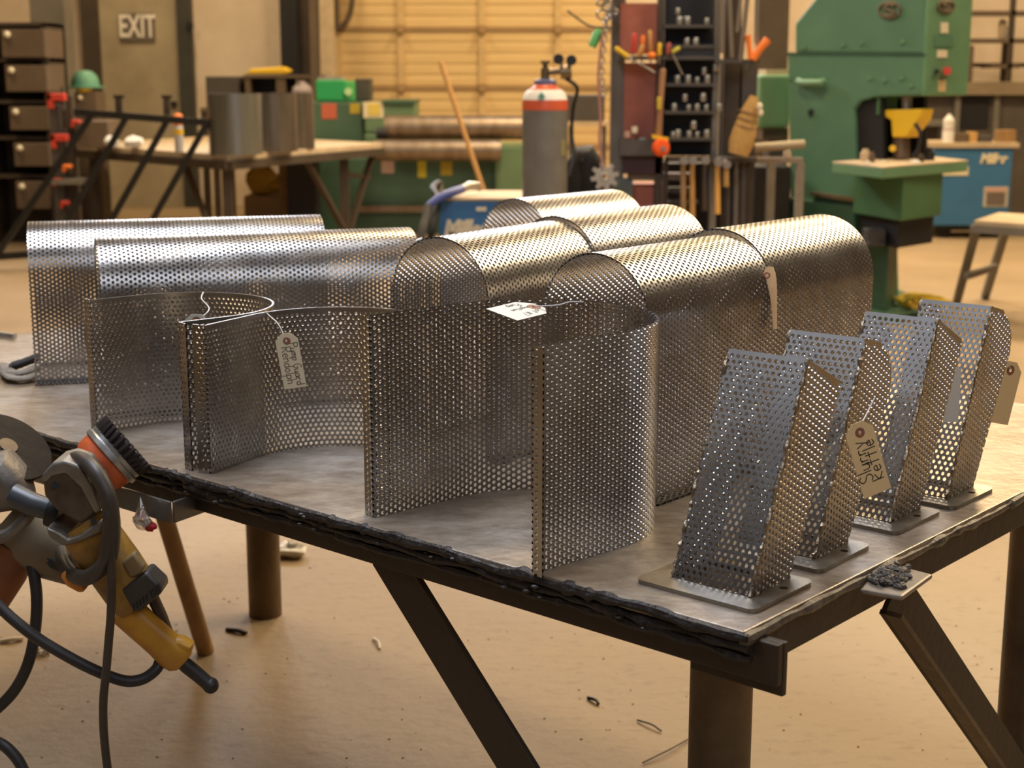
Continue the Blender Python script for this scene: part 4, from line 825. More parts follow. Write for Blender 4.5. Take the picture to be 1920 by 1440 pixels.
b = MB(); b.lathe([(.022, zz(150)), (.022, zz(128)), (.014, zz(126)), (.014, zz(120)), (.024, zz(119)), (.024, zz(114))], c, n=16).cyl(V(c[0], CY_, zz(135)), V(c[0]+.12, CY_, zz(133)), .016); b.build('valve', mat('brass_valve', (.22, .16, .09), .4, .7), gc)
rg = MB().cyl(V(c[0]+.075, CY_, zz(136)), V(c[0]+.13, CY_, zz(134)), .034).cyl(V(c[0]+.10, CY_, zz(134)), V(c[0]+.10, CY_, zz(146)), .02).build('regulator', MATS['brass_valve'], gc)
for x, y in ((1047, 111), (1071, 113)):
    q = PY(x, y, CY_-.02); MB().cyl(q, q-V(0, .03, 0), .026, n=20).cyl(q+V(0, .01, -.0), V(c[0]+.10, CY_+.01, zz(132)), .007, n=8).build('gauge', M_BLK2, rg)
MB().tube(spline([V(c[0]+.10, CY_, zz(146)), PY(1082, 165, CY_), PY(1075, 200, CY_+.1), PY(1072, 250, CY_+.1), PY(1076, 290, CY_+.05), PY(1066, 330, CY_)], 6), .010, 8).build('hose', M_BLACK, gc)
stick(1042, 262, 1060, 292, CY_-.075, mat('dull_yellow', (.33, .28, .1), .6), gc, 'label')
# rear steel bench and dark box right of the cylinder
zt = PY(1110, 233, 12.6)[2]; sbn = thing('steel_stand', 'thin steel stand with a dark box right of the gas cylinder', 'stand', V(*PY(1100, 300, 12.6)[:2], 0))
MB().pb(1062, 228, 1142, 236, 12.5, .5).build('top', M_TAN, sbn, smooth=0)
for x in (1066, 1128): MB().pb(x, 236, x+8, 400, 12.52, .05, 0).build('leg', M_DGREY, sbn, smooth=0); MB().pb(x, 236, x+8, 400, 12.9, .05, 0).build('leg', M_DGREY, sbn, smooth=0)
tag_obj(MB().pb(1064, 178, 1134, 228, 12.55, .4, PY(1100, 228, 12.5)[2]).build('steel_box', M_DGREY, smooth=0, bev=.01), 'long dark grey box on the thin steel stand', 'box')
tag_obj(MB().tube(spline([PY(1070, 350, 8.2)*V(1, 1, 0)+V(0, 0, .0), PY(1078, 345, 8.2), PY(1092, 300, 8.2), PY(1104, 330, 8.2), V(*PY(1108, 345, 8.2)[:2], 0)], 6), [.06]*12+[.07]*13, 12).build('black_bag', M_BLK2, jit=.003), 'black bag slumped between gas cylinder and tool rack', 'bag')

# ================================================================== TOOL RACK
TY = 8.0
tk = thing('tool_rack', 'crowded upright tool rack with red panels and black socket shelves', 'tool rack', V(*PY(1270, 300, TY)[:2], 0))
for x0, x1, Y, m in ((1146, 1172, TY+.1, M_GREYP), (1232, 1244, TY, M_BROWND), (1338, 1350, TY, M_GREYP), (1358, 1388, TY+.12, M_BROWND)): MB().pb(x0, -160, x1, 400, Y, .06, 0).build('post', m, tk, smooth=0)
MB().pb(1163, 6, 1232, 102, TY+.06, .03).build('panel', M_REDP, tk, smooth=0); MB().pb(1170, 118, 1240, 262, TY+.08, .03).build('panel', M_REDP, tk, smooth=0); MB().pb(1184, 346, 1240, 500, TY+.08, .2, 0).build('panel', M_REDP, tk, smooth=0)
MB().pb(1246, -140, 1338, 292, TY+.10, .03).build('socket_back', M_BLK2, tk, smooth=0)
for y in (46, 84, 156, 208, 258): MB().pb(1246, y, 1338, y+6, TY-.04, .15).build('socket_shelf', M_DGREY, tk, smooth=0)
for x0, x1, y in ((1160, 1342, 105), (1340, 1424, 111)): MB().pb(x0, y, x1, y+7, TY-.06, .14).build('tool_rail', M_DGREY, tk, smooth=0)
MB().pb(1246, 88, 1338, 108, TY-.02, .1).build('drawer', M_DGREY, tk, smooth=0)
MB().pb(1164, 262, 1256, 292, TY-.04, .2).build('drawer', M_DGREY, tk, smooth=0); MB().pb(1170, 294, 1244, 326, TY, .15).build('drawer', mat('dark_maroon', (.05, .02, .025), .6), tk, smooth=0)
MB().pb(1180, 326, 1300, 338, TY+.02, .14).build('tool_rail', M_BROWN, tk, smooth=0); MB().pb(1252, 296, 1420, 304, TY-.05, .15).build('tool_rail', M_BROWND, tk, smooth=0)
MB().pb(1390, 116, 1418, 310, TY+.12, .05).build('panel', M_DGREY, tk, smooth=0); MB().pb(1350, 116, 1390, 300, TY+.2, .04).build('panel', M_BROWND, tk, smooth=0)
MB().pb(1380, 300, 1412, 420, TY+.1, .06, 0).pb(1246, 300, 1252, 420, TY, .05, 0).build('post', M_BROWND, tk, smooth=0)
MB().pb(1255, 352, 1300, 362, TY+.1, .1).pb(1252, 378, 1310, 384, TY+.1, .1).build('tool_rail', M_DGREY, tk, smooth=0)
MB().pb(1148, 336, 1186, 420, TY+.02, .12, 0).build('panel', mat('slate_teal', (.10, .13, .13), .6), tk, smooth=0)
MB().pb(1246, 306, 1404, 430, TY+.3, .3, 0).build('dark_backing_box', M_BLACK, tk, smooth=0, bev=.006)  # dark box added to close the bright floor gaps behind the hammers
tag_obj(MB().pb(1408, 312, 1482, 440, 9.2, .4, 0).build('dark_filler_box', M_BLACK, smooth=0, bev=.01), 'black box added as dark backing behind the low pipe stand legs', 'bin')  # dark box added so the gap behind the stand reads dark
tag_obj(MB().pb(1420, -80, 1480, 133, 10.6, .04, 0).build('plywood_sheet', M_BROWN, smooth=0), 'tall brown sheet standing behind the green motor cover', 'sheet')
MB().pb(1122, -42, 1172, -30, TY-.16, .32).build('overhead_arm', M_DGREY, tk, smooth=0)
# sockets: one built, the rest copied
def place(o, loc): o.location = [float(v) for v in loc]; return o
s0 = MB().lathe([(.0125, 0), (.0135, .004), (.0135, .028), (.011, .034), (.006, .034), (.006, .02)], n=12).build('socket', mat('socket_chrome', (.52, .49, .42), .35, .8))
spots = [(1271, 27), (1274, 44), (1289, 44), (1325, 42), (1287, 72), (1304, 72), (1288, 83), (1305, 83), (1270, 155), (1290, 155), (1307, 155), (1320, 140), (1326, 155), (1264, 207), (1291, 207), (1307, 207), (1324, 207), (1284, 190), (1318, 190), (1271, 257), (1292, 257), (1307, 257), (1325, 254), (1300, 242), (1342, 133), (1347, 215), (1262, 247)]
tag_obj(s0, 'steel socket on the black shelves of the tool rack', 'socket', 'sockets on the tool rack')
cnt = {}; spots.sort()
for i, (x, y) in enumerate(spots):
    o = s0 if i == 0 else s0.copy()
    if i: COL.objects.link(o)
    q = PY(x, y, TY-.02); sh = [z for z in (46, 84, 156, 208, 258)]
    zsh = [PY(x, s_, TY-.02)[2] for s_ in sh]; near = min(zsh, key=lambda z: abs(z - q[2])); z = near if abs(near-q[2]) < .035 else q[2]
    row = 1 + zsh.index(near) if abs(near-q[2]) < .035 else 0; cnt[row] = cnt.get(row, 0) + 1
    o['label'] = ('steel socket on the %s socket shelf, %s from the left' % (('loose', 'top', 'second', 'third', 'fourth', 'lowest')[row], ('first', 'second', 'third', 'fourth', 'fifth', 'sixth', 'seventh')[cnt[row]-1])) if row else 'socket stuck on the shelf side, %s of the stray ones' % ('first', 'second', 'third', 'fourth', 'fifth', 'sixth', 'seventh', 'eighth')[cnt[row]-1]
    k = RNG.uniform(.9, 1.25); place(o, (q[0], TY-.02, z)); o.scale = (k, k, k)
def handtool(x0, y0, x1, y1, Y, r, m, lab, nm, cat, shaft=None, grp=None):
    a, c = PY(x0, y0, Y), PY(x1, y1, Y); t = thing(nm, lab, cat, a, 0, grp); d = unit(c-a)
    MB().tube([a, a+d*.01, (a+c)/2, c-d*.01, c], [r*.6, r, r*.85, r, r*.7], 12).build('handle', m, t)
    if shaft: e = PY(*shaft, Y+.01); MB().cyl(c, e, r*.38, n=8).build('shaft', M_CHAIN, t)
    return t
gs = 'hand tools in the rack rail'
handtool(1153, 89, 1178, 107, TY-.08, .014, M_YELLOW, 'yellow-handled tool slanting at the left end of the rack rail', 'screwdriver', 'tool', (1228, 136), gs)
handtool(1190, 62, 1187, 100, TY-.08, .013, M_RED, 'dark red screwdriver handle beside the red panel', 'screwdriver', 'tool', (1186, 118), gs)
handtool(1206, 66, 1204, 100, TY-.06, .012, M_OR, 'orange screwdriver handle upright in the rack rail', 'screwdriver', 'tool', (1203, 118), gs)
handtool(1218, 56, 1220, 98, TY-.07, .012, M_WOODO, 'tall ochre tool handle in the middle of the rack rail', 'screwdriver', 'tool', (1220, 118), gs)
handtool(1206, 84, 1196, 106, TY-.09, .012, M_WOODO, 'short ochre handle tilted left in the rack rail', 'screwdriver', 'tool', None, gs)
handtool(1237, 80, 1236, 104, TY-.09, .012, M_YELLOW, 'yellow handle upright right of the ochre ones in the rail', 'screwdriver', 'tool', (1236, 120), gs)
handtool(1255, 80, 1252, 102, TY-.09, .013, mat('dull_red', (.40, .09, .07), .5), 'dull red handle in the rack rail beside the sockets', 'screwdriver', 'tool', None, gs)
handtool(1275, 89, 1260, 98, TY-.09, .012, mat('lime_yellow', (.55, .5, .05), .5), 'lime yellow handle lying out over the socket drawer', 'screwdriver', 'tool', (1280, 140), gs)
tag_obj(MB().ball(PY(1222, 104, TY-.09), (.024, .02, .018)).build('orange_cap', M_OR), 'round orange cap on the rack rail', 'cap')
handtool(1243, 128, 1234, 258, TY-.06, .018, mat('reddish_wood', (.42, .22, .11), .5), 'long reddish wooden handle hanging upright in the rack', 'mallet_handle', 'tool')
tag_obj(MB().pb(1232, 182, 1240, 206, TY-.09, .02).build('yellow_marker', mat('marker_yellow', (.62, .46, .05), .5), bev=.004), 'small yellow marker beside the reddish wooden handle', 'marker')
hs = 'hammers hanging below the sockets'
def hammer(x, yt, yb, m, lab):
    q, e = PY(x, yt, TY-.09), PY(x, yb, TY-.09); t = thing('hammer', lab, 'hammer', q, 0, hs)
    MB().tube([q, (q+e)/2, e], [.013, .015, .016], 12).build('handle', m, t)
    MB().cyl(q+V(0, -.045, .012), q+V(0, .045, .012), .022, n=14).build('head', M_CHAIN, t)
hammer(1281, 305, 402, M_WOOD, 'leftmost hammer with brown handle under the sockets'); hammer(1298, 305, 408, M_WOODO, 'second hammer from the left with darker ochre handle'); hammer(1321, 304, 395, M_BROWND, 'dark-handled hammer between the wooden ones'); hammer(1345, 308, 401, mat('honey_wood', (.80, .44, .10), .5), 'hammer with the brightest honey-coloured handle'); hammer(1361, 312, 350, M_STRAW, 'short hammer right of the honey-coloured handle')
for i, x in enumerate((1366, 1381, 1394)): tag_obj(MB().tube([PY(x, 300, TY+.02), V(*PY(x, 420, TY+.02)[:2], 0.0)], .013, 8).build('steel_bar', M_DGREY if i != 1 else M_GREYP), ('thin dark bar just right of the hammers', 'thin grey bar, second right of the hammers', 'thin dark bar, third right of the hammers')[i], 'bar')
pl = thing('pliers', 'large orange-handled pliers opened in a vee on the rack', 'pliers', PY(1412, 108, TY-.08))
MB().tube([PY(1408, 112, TY-.08), PY(1405, 88, TY-.08), PY(1402, 66, TY-.08)], [.014, .012, .017], 12).build('handle', M_OR, pl); MB().tube([PY(1412, 112, TY-.09), PY(1424, 92, TY-.09), PY(1440, 74, TY-.09)], [.018, .02, .022], 12).build('handle', M_OR, pl); MB().tube([PY(1411, 110, TY-.07), PY(1400, 130, TY-.07)], [.018, .01], 10).build('jaw', M_DGREY, pl)
for i, (x0, y0, x1, y1, r) in enumerate(((1366, -40, 1372, 108, .012), (1392, -30, 1382, 60, .010), (1404, -30, 1388, 116, .013), (1420, -30, 1418, 80, .012), (1352, -40, 1353, 100, .016))):
    tag_obj(MB().tube([PY(x0, y0, TY-.05), PY(x1, y1, TY-.05)], r, 8).build('long_punch', mat('warm_grey_bar', (.30, .25, .19), .45, .6)), ('long grey bar standing left of the whisk broom, leftmost of those above the right rail', 'second long grey bar above the right rail, leaning left', 'third long grey bar above the right rail, beside the orange pliers', 'rightmost long grey bar above the right rail, behind the pliers', 'thick grey bar against the right edge of the socket shelves')[i], 'bar', 'long steel bars on the rack')
wb = thing('whisk_broom', 'yellow straw whisk broom hanging head down at the rack', 'broom', PY(1398, 240, TY-.1))
b = MB(); A0, A1 = PY(1414, 180, TY-.08), PY(1384, 290, TY-.08); dd = A1-A0; pr = unit(np.cross(dd, V(0, 1, 0)))
loft(b, [(A0 + dd*t, pr, w_, d_) for t, w_, d_ in ((0, .020, .018), (.25, .046, .03), (.6, .062, .034), (.8, .066, .036), (1, .052, .03))], 18, 2.4); b.build('straw_head', M_STRAW, wb)
for t in (.28, .4, .52): MB().torus(A0 + dd*t, .054+.01*t, .004, unit(dd), 20, 6, .62, u=V(0, 1, 0)).build('binding', M_WOOD, wb)
tag_obj(MB().ball(PY(1424, 200, TY-.12), (.016, .014, .022)).ball(PY(1426, 212, TY-.12), (.014, .014, .02)).build('small_valve', M_CREAM), 'small cream fitting beside the whisk broom', 'fitting')
tr_ = thing('tape_reel', 'round orange tape measure with yellow strap on the rack drawer', 'tape measure', PY(1239, 278, TY-.12))
MB().lathe([(.0, -.028), (.036, -.026), (.046, -.012), (.046, .012), (.036, .026), (0, .028)], PY(1239, 277, TY-.1), (.25, -1, .1), 24).build('case', mat('vivid_orange', (.95, .12, .02), .4), tr_); MB().cyl(PY(1243, 279, TY-.125), PY(1244, 279, TY-.14), .013, n=16).build('hub', M_CHAIN, tr_); MB().prism([PY(1222, 252, TY-.1), PY(1253, 258, TY-.1), PY(1253, 265, TY-.1), PY(1224, 260, TY-.1)], V(0, .03, 0)).build('strap', M_YELLOW, tr_)
for x, y, r, m, lab in ((1204, 266, .02, mat('blue_grey', (.22, .3, .36), .5), 'small blue-grey can lid on the rack drawer'), (1190, 243, .016, M_CREAM, 'small pale fitting above the rack drawer'), (1176, 252, .016, mat('dusty_pink', (.5, .32, .25), .6), 'small pinkish fitting left above the rack drawer')):
    q = PY(x, y, TY-.02); tag_obj(MB().cyl(q-V(0, 0, r), q+V(0, 0, r), r, n=12).build('fitting', m), lab, 'fitting')
# sprocket, chain, cord, green grip
sp_ = thing('sprocket', 'pale toothed steel sprocket hanging left of the tool rack', 'sprocket', PY(1134, 331, TY-.15)); q = PY(1134, 331, TY-.15)
ol = []; nt_ = 8
for k in range(nt_):
    for f, rr in ((-.30, .050), (-.17, .074), (.17, .074), (.30, .050)): a = 2*PI*(k+f)/nt_+.2; ol.append((rr*math.cos(a), rr*math.sin(a)))
plate2d('toothed_disc', ol, [circ((0, 0), .013, 18)], .012, mat('pale_steel', (.50, .47, .42), .45, .5), sp_, FACING(q)); MB().torus(q-V(0, .008, 0), .017, .005, (0, 1, 0), 20, 8).build('hub', MATS['pale_steel'], sp_)
ch = thing('hanging_chain', 'grey steel chain hanging from above left of the tool rack', 'chain', PY(1138, 60, TY-.12))
for k in range(22):
    y = -30 + k*10.2; x = 1133 + 5*math.sin(k*.3) + (4 if k < 5 else 0); MB().torus(PY(x, y, TY-.12), .012, .0038, (1, 0, 0) if k % 2 else (0, 1, 0), 14, 6, 1.7, u=V(0, 0, 1)).build('link', M_CHAIN, ch)
for k in range(5): MB().torus(PY(1130+9*(k % 3), 4+8*k, TY-.10+.02*k), .026, .006, RNG.normal(0, 1, 3), 16, 6, 1.4).build('link', M_CHAIN, ch)
tag_obj(MB().tube(spline([PY(1130, 60, TY-.13), PY(1122, 140, TY-.13), PY(1126, 220, TY-.13), PY(1124, 262, TY-.14), PY(1131, 318, TY-.155)], 6), .007, 8).build('red_cord', M_PINK), 'faded red cord running down to the sprocket', 'cord')
gg = thing('pull_grip', 'green pull grip on a bent wire before the wide door', 'grip', PY(1115, 72, TY-.1)); MB().tube([PY(1126, 56, TY-.1), PY(1120, 64, TY-.1), PY(1110, 88, TY-.1)], [.018, .026, .022], 14).build('grip', mat('grip_green', (.12, .45, .14), .45), gg); MB().tube(spline([PY(1064, 20, TY-.1), PY(1085, 36, TY-.1), PY(1110, 50, TY-.1), PY(1150, 52, TY-.08)], 6), .006, 8).build('wire', M_BROWN, gg)

# ================================================================== PIPE STAND
PYY = 8.4
ps = thing('pipe_stand', 'low steel stand holding two horizontal pipes before the green press', 'stand', V(*PY(1450, 330, PYY)[:2], 0))
MB().pb(1402, 296, 1506, 306, PYY, .06).build('beam', mat('dusty_beam', (.34, .26, .2), .6, .2, .3, 8), ps, smooth=0)
for x in (1446, 1500): MB().pb(x-7, 306, x+7, 420, PYY, .05, 0).build('leg', mat('tan_leg', (.32, .27, .2), .6, .2, .3, 8), ps, smooth=0)
MB().pb(1404, 304, 1414, 420, PYY+.02, .05, 0).build('leg', M_DGREY, ps, smooth=0)
MB().pb(1472, 284, 1484, 297, PYY, .06).build('saddle', M_TAN, ps, bev=.006)
tag_obj(MB().cyl(PY(1404, 278, PYY-.01)+V(0, 0, .0), PY(1508, 270, PYY+.02), .024, n=18).build('steel_pipe', mat('dusty_pipe', (.42, .34, .24), .5, .3)), 'thicker dusty pipe on the low pipe stand', 'pipe')

# ================================================================== IRONWORKER PRESS
iw = thing('ironworker_press', 'big green hydraulic press with throat, bed and yellow punch', 'machine', V(*PY(1600, 590, 9.0)[:2], 0))
K = PY(1733, 178, 8.7); E1 = V(-.6, .8, 0); E2 = V(.8, .6, 0)          # E1 runs left along the long side, E2 along the right face
K0 = V(K[0], 8.7, 0)
def on_face(px, py, off=0):
    o = K0 + V(-.8, -.6, 0)*off; r = ray(px, py); n = E2; t = np.dot(o - V(0, 0, CH)*V(1, 1, 0), n)/np.dot(r, n); w_ = V(0, 0, CH) + r*t
    return w_
def fpoly(pts, dep, name, m, off=0, bev=.012, z0=None):
    q = [on_face(x, y, off) for x, y in pts]
    if z0 is not None: q = [V(a[0], a[1], max(a[2], z0)) for a in q]
    return MB().prism(q, E2*dep).build(name, m, iw, smooth=0, bev=bev)
fpoly([(1476, 800), (1476, 100), (1733, 104), (1733, 178), (1640, 182), (1612, 190), (1601, 206), (1601, 800)], .38, 'frame', M_GREEN, z0=0)
fpoly([(1490, 99), (1490, 44), (1532, -8), (1580, -60), (1735, -60), (1735, 102)], .38, 'head_cover', MATS['machine_green'], off=-.0, bev=.015)
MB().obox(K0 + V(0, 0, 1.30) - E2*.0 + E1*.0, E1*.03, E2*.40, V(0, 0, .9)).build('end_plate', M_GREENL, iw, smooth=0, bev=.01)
fpoly([(1476, 98), (1735, 101), (1735, 105), (1476, 103)], .38, 'seam_strip', M_GREEND, off=.004, bev=0)
fpoly([(1601, 192), (1680, 184), (1733, 180), (1733, 300), (1601, 300)], .03, 'throat_shade_back', M_BLK2, off=-.30, bev=0)  # near-black sheet stands in for the dark depth of the throat
fpoly([(1603, 208), (1614, 193), (1640, 186), (1656, 185), (1656, 300), (1603, 300)], .03, 'throat_shade', M_BLK2, off=-.03, bev=0)  # near-black sheet paints the shade over the green throat wall
fpoly([(1476, 370), (1600, 385), (1600, 800), (1476, 800)], .1, 'lower_shade_panel', M_GREEND, off=.03, z0=0)  # darker green sheet paints the shadow low on the frame
# bed, base cabinet
bz0, bz1 = .86, .93
bq = [PY(1560, 316, 8.75), PY(1655, 330, 8.25), PY(1816, 293, 8.9), PY(1720, 290, 9.5)]
MB().prism([V(a[0], a[1], bz0) for a in bq], V(0, 0, .06)).build('bed', M_GREENL, iw, smooth=0, bev=.006); MB().prism([V(a[0], a[1], bz0+.058) for a in bq], V(0, 0, .008)).build('bed_top', M_TAN, iw, smooth=0)
cc_ = [PY(1600, 370, 8.95), PY(1692, 370, 8.45), PY(1766, 370, 8.8), PY(1700, 370, 9.3)]
zb_ = PY(1692, 415, 8.45)[2]
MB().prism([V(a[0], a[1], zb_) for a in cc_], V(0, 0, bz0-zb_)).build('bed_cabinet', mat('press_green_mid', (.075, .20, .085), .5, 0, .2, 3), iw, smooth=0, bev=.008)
cc2 = [PY(1612, 430, 8.95), PY(1684, 430, 8.55), PY(1750, 430, 8.85), PY(1690, 430, 9.25)]; zl_ = PY(1684, 468, 8.5)[2]
MB().prism([V(a[0], a[1], zl_) for a in cc2], V(0, 0, zb_-zl_)).build('control_box', M_BLK2, iw, smooth=0, bev=.008)
q = PY(1640, 446, 8.66); MB().box(q[0]-.05, q[0]+.06, q[1]-.02, q[1]+.1, q[2]-.05, q[2]+.05).ball(q+V(-.04, -.03, -.03), .014).ball(q+V(.04, -.03, -.03), .014).build('pedal_lamp', M_DGREY, iw, bev=.006)
MB().prism([V(*PY(x, 500, Y)[:2], 0) for x, Y in ((1608, 9.0), (1664, 8.7), (1682, 9.0), (1630, 9.3))], V(0, 0, zl_)).build('pedestal', M_GREEND, iw, smooth=0, bev=.01)
MB().prism([V(*PY(x, 585, Y)[:2], 0) for x, Y in ((1560, 9.2), (1668, 8.55), (1766, 8.9), (1680, 9.7))], V(0, 0, .05)).build('foot_plate', M_GREEND, iw, smooth=0, bev=.006)
MB().obox(on_face(1518, 366, .05), on_face(1600, 378, .05)-on_face(1518, 366, .05), E2*.05, V(0, 0, .02)).build('step_bar', M_ROLL, iw, smooth=0)
# yellow punch unit in the throat
pu = on_face(1690, 200, -.1); MB().prism([on_face(x, y, -.05) for x, y in ((1655, 206), (1728, 204), (1722, 226), (1706, 246), (1700, 258), (1672, 258), (1670, 226), (1656, 218))], E2*.12).build('punch_guard', M_YELLOW, iw, bev=.01)
MB().cyl(on_face(1700, 180, -.12), on_face(1700, 214, -.12), .03, n=16).build('ram', M_CHAIN, iw); MB().cyl(on_face(1690, 258, -.12), on_face(1690, 296, -.12), .05, n=18).build('die_holder', mat('oily_steel', (.20, .15, .11), .4, .6), iw)
MB().obox(on_face(1648, 215, -.02), E1*.02, E2*.16, V(0, 0, .30)).build('guard_plate', MATS['press_green_mid'], iw, smooth=0); MB().cyl(on_face(1674, 278, -.05), on_face(1674, 278, 0), .02, n=12).build('stop_knob', M_YELLOW, iw)
MB().tube(spline([on_face(1716, 232, -.03), on_face(1726, 250, -.03), on_face(1722, 280, -.03), on_face(1712, 294, -.03)], 5), .012, 8).build('hose', M_BLACK, iw)
for x, y in ((1523, 155),): MB().tube([on_face(x-26, y-3, .02), on_face(x-20, y, .04), on_face(x+18, y, .04), on_face(x+24, y-3, .02)], .022, 10).build('lifting_handle', M_GREENL, iw)
MB().cyl(on_face(1521, 211, .01), on_face(1521, 211, -.01), .022, n=16).build('port', M_BLK2, iw)
for x, y in ((1507, 88), (1580, 84), (1615, 80), (1692, 78), (1630, 146), (1658, 150), (1690, 146), (1708, 160), (1478, 148)): MB().cyl(on_face(x, y, .012), on_face(x, y, -.005), .013, n=10).build('bolt', M_GREENL, iw)
def on_end(px, py, off=.006):
    o = K0 - E1*off; r = ray(px, py); t = np.dot(o, E1)/np.dot(r, E1); return V(0, 0, CH) + r*t
def endbox(x0, y0, x1, y1, m, nm):
    a, c, d_ = on_end(x0, y1), on_end(x1, y1), on_end(x0, y0); MB().obox(a, c-a, E1*.01, d_-a).build(nm, m, iw, smooth=0)
endbox(1765, 42, 1778, 62, M_CREAM, 'label'); endbox(1758, 94, 1776, 108, M_CREAM, 'label'); endbox(1760, 150, 1773, 172, mat('label_orange', (.65, .5, .25), .6), 'label'); endbox(1753, 66, 1788, 88, M_GREEN, 'cover_plate')
MB().cyl(on_end(1776, 133, .0), on_end(1776, 133, .05), .024, n=16).build('stop_button', M_RED, iw); MB().cyl(on_end(1757, 134, .0), on_end(1757, 134, .03), .015, n=12).build('start_button', M_BLK2, iw)
M_LOGO = mat('logo_brown', (.13, .10, .06), .6)
def swirl(f, cx, cy, s, nm):
    b = MB(); t = np.linspace(0, 2*PI, 28)
    b.tube([f(cx+20*s*math.cos(a), cy+15*s*math.sin(a)) for a in t], .008, 6); b.tube(spline([f(cx+10*s, cy-8*s), f(cx, cy-11*s), f(cx-9*s, cy-5*s), f(cx, cy), f(cx+9*s, cy+5*s), f(cx, cy+11*s), f(cx-10*s, cy+8*s)], 5), .011, 6); b.build(nm, M_LOGO, iw)
swirl(lambda x, y: on_face(x, y, .006), 1668, 19, 1.0, 'emblem'); swirl(lambda x, y: on_end(x, y, .008), 1774, 12, .75, 'emblem')
mo = thing('motor_housing', 'green motor cover beside the left of the big press', 'motor', V(*PY(1448, 300, 9.7)[:2], 0)); MB().pb(1424, 140, 1482, 240, 9.75, .35).build('cover', M_GREENL, mo, smooth=0, bev=.02); MB().pb(1436, 130, 1482, 141, 9.8, .3).build('lid', M_TAN, mo, smooth=0); MB().pb(1430, 240, 1478, 262, 9.8, .3).build('mount', M_BROWN, mo, smooth=0); MB().pb(1440, 258, 1474, 430, 9.85, .25, 0).build('column', M_DGREY, mo, smooth=0)
# small parts on the press bed
for x, y, r, h, m, lab in ((1622, 302, .03, .07, M_TAN, 'dusty steel block left on the press bed'), (1634, 304, .02, .06, M_BROWN, 'brown punch standing on the press bed'), (1627, 308, .014, .02, M_WHITE, 'small white part on the press bed edge'), (1658, 306, .02, .015, M_CREAM, 'flat cream part at the middle of the press bed'), (1742, 300, .032, .07, M_BLK2, 'black round die on the right of the press bed'), (1726, 304, .02, .05, M_BROWND, 'dark brown punch beside the black die'), (1716, 306, .03, .018, M_WHITE, 'flat white part near the black die')):
    q = P(x, y, bz0+.066); tag_obj(MB().lathe([(r, 0), (r, h*.7), (r*.7, h*.75), (r*.6, h)], q, n=14).build('press_part', m), lab, 'part')

# ================================================================== BACKGROUND, RIGHT
wd = thing('blue_welder', 'large blue welding machine on wheels behind the press', 'welder', V(*PY(1828, 430, 13.2)[:2], 0)); Y0 = 13.2
MB().pb(1748, 276, 1896, 424, Y0, .6).build('case', M_BLUE, wd, smooth=0, bev=.015); MB().pb(1752, 268, 1912, 277, Y0-.02, .62).build('lid', M_TAN, wd, smooth=0)
for x in (1768, 1874): c = PY(x, 436, Y0+.1); r = c[2] if c[2] < .12 else .09; [MB().cyl(V(c[0], Y0+d_, .07), V(c[0], Y0+d_+.06, .07), .07, n=18).build('wheel', M_BLK2, wd) for d_ in (.08, .5)]
MB().pb(1752, 424, 1892, 432, Y0+.05, .5).build('chassis', M_BLACK, wd, smooth=0)
text_mesh('lettering', 'Miller', .115, M_CREAM, wd, FACING(PY(1862, 298, Y0-.004)) @ Matrix.Diagonal((.85, 1, 1, 1)), .003, .006, .25)
stick(1766, 312, 1816, 329, Y0, M_CREAM, wd, 'label'); q = stick(1844, 350, 1890, 388, Y0, mat('label_grey', (.5, .48, .44), .6), wd, 'label'); stick(1850, 362, 1884, 384, Y0-.006, mat('label_dark', (.16, .13, .12), .6), wd, 'label'); stick(1848, 352, 1886, 360, Y0-.006, mat('label_pink', (.6, .38, .34), .6), wd, 'label')
bt_ = thing('spray_bottle', 'white plastic bottle standing on the large blue welder', 'bottle', PY(1777, 268, 13.3)); c = PY(1777, 268, 13.3)
MB().lathe([(.05, 0), (.05, .10), (.042, .13), (.05, .16), (.048, .20), (.02, .235), (.012, .25)], c, n=18).build('body', M_WHITE, bt_); MB().lathe([(.0505, .11), (.0505, .13)], c, n=18).build('label', mat('pinkish', (.6, .5, .5), .6), bt_)
zt = PY(1850, 268, 13.4)[2]
for x0, y0, x1, m, lab in ((1818, 248, 1833, M_WOODL, 'small pale wood block on the large blue welder'), (1795, 250, 1817, M_BROWN, 'brown carton beside the pale wood block'), (1836, 254, 1862, M_DGREY, 'dark small box on the large blue welder'), (1872, 244, 1906, M_WOOD, 'rough timber offcut at the right end of the welder top')):
    tag_obj(MB().pb(x0, y0, x1, 268, 13.3, .12, zt).build('small_box', m, smooth=0, bev=.006), lab, 'box')
lc = thing('low_cabinet', 'long dark steel cabinet with grey uprights behind the blue welder', 'cabinet', V(*PY(1830, 300, 14.6)[:2], 0))
MB().pb(1730, 178, 1960, 420, 14.6, .5, 0).build('body', mat('umber_cabinet', (.12, .10, .085), .6, 0, .3, 5), lc, smooth=0); MB().pb(1722, 154, 1960, 178, 14.5, .65).build('top', mat('umber_top', (.30, .23, .15), .6, 0, .3, 5), lc, smooth=0)
for x in (1785, 1858): MB().pb(x, 178, x+10, 420, 14.55, .06, 0).build('upright', M_GREYP, lc, smooth=0)
MB().pb(1800, 182, 1854, 240, 14.58, .03).build('opening', M_BLK2, lc, smooth=0); MB().pb(1700, 226, 1780, 236, 14.3, .25).build('drop_shelf', M_GREYP, lc, smooth=0)
sk = thing('storage_rack', 'tall dark storage rack with shelves against the cream wall', 'rack', V(*PY(1880, 300, 15.3)[:2], 0))
for x, w_ in ((1802, 14), (1894, 9), (1880, 6)): MB().pb(x, -60 if x != 1880 else 70, x+w_, 160, 15.3 + (0 if x == 1894 else .35), .06, 0).build('upright', M_BROWND, sk, smooth=0)
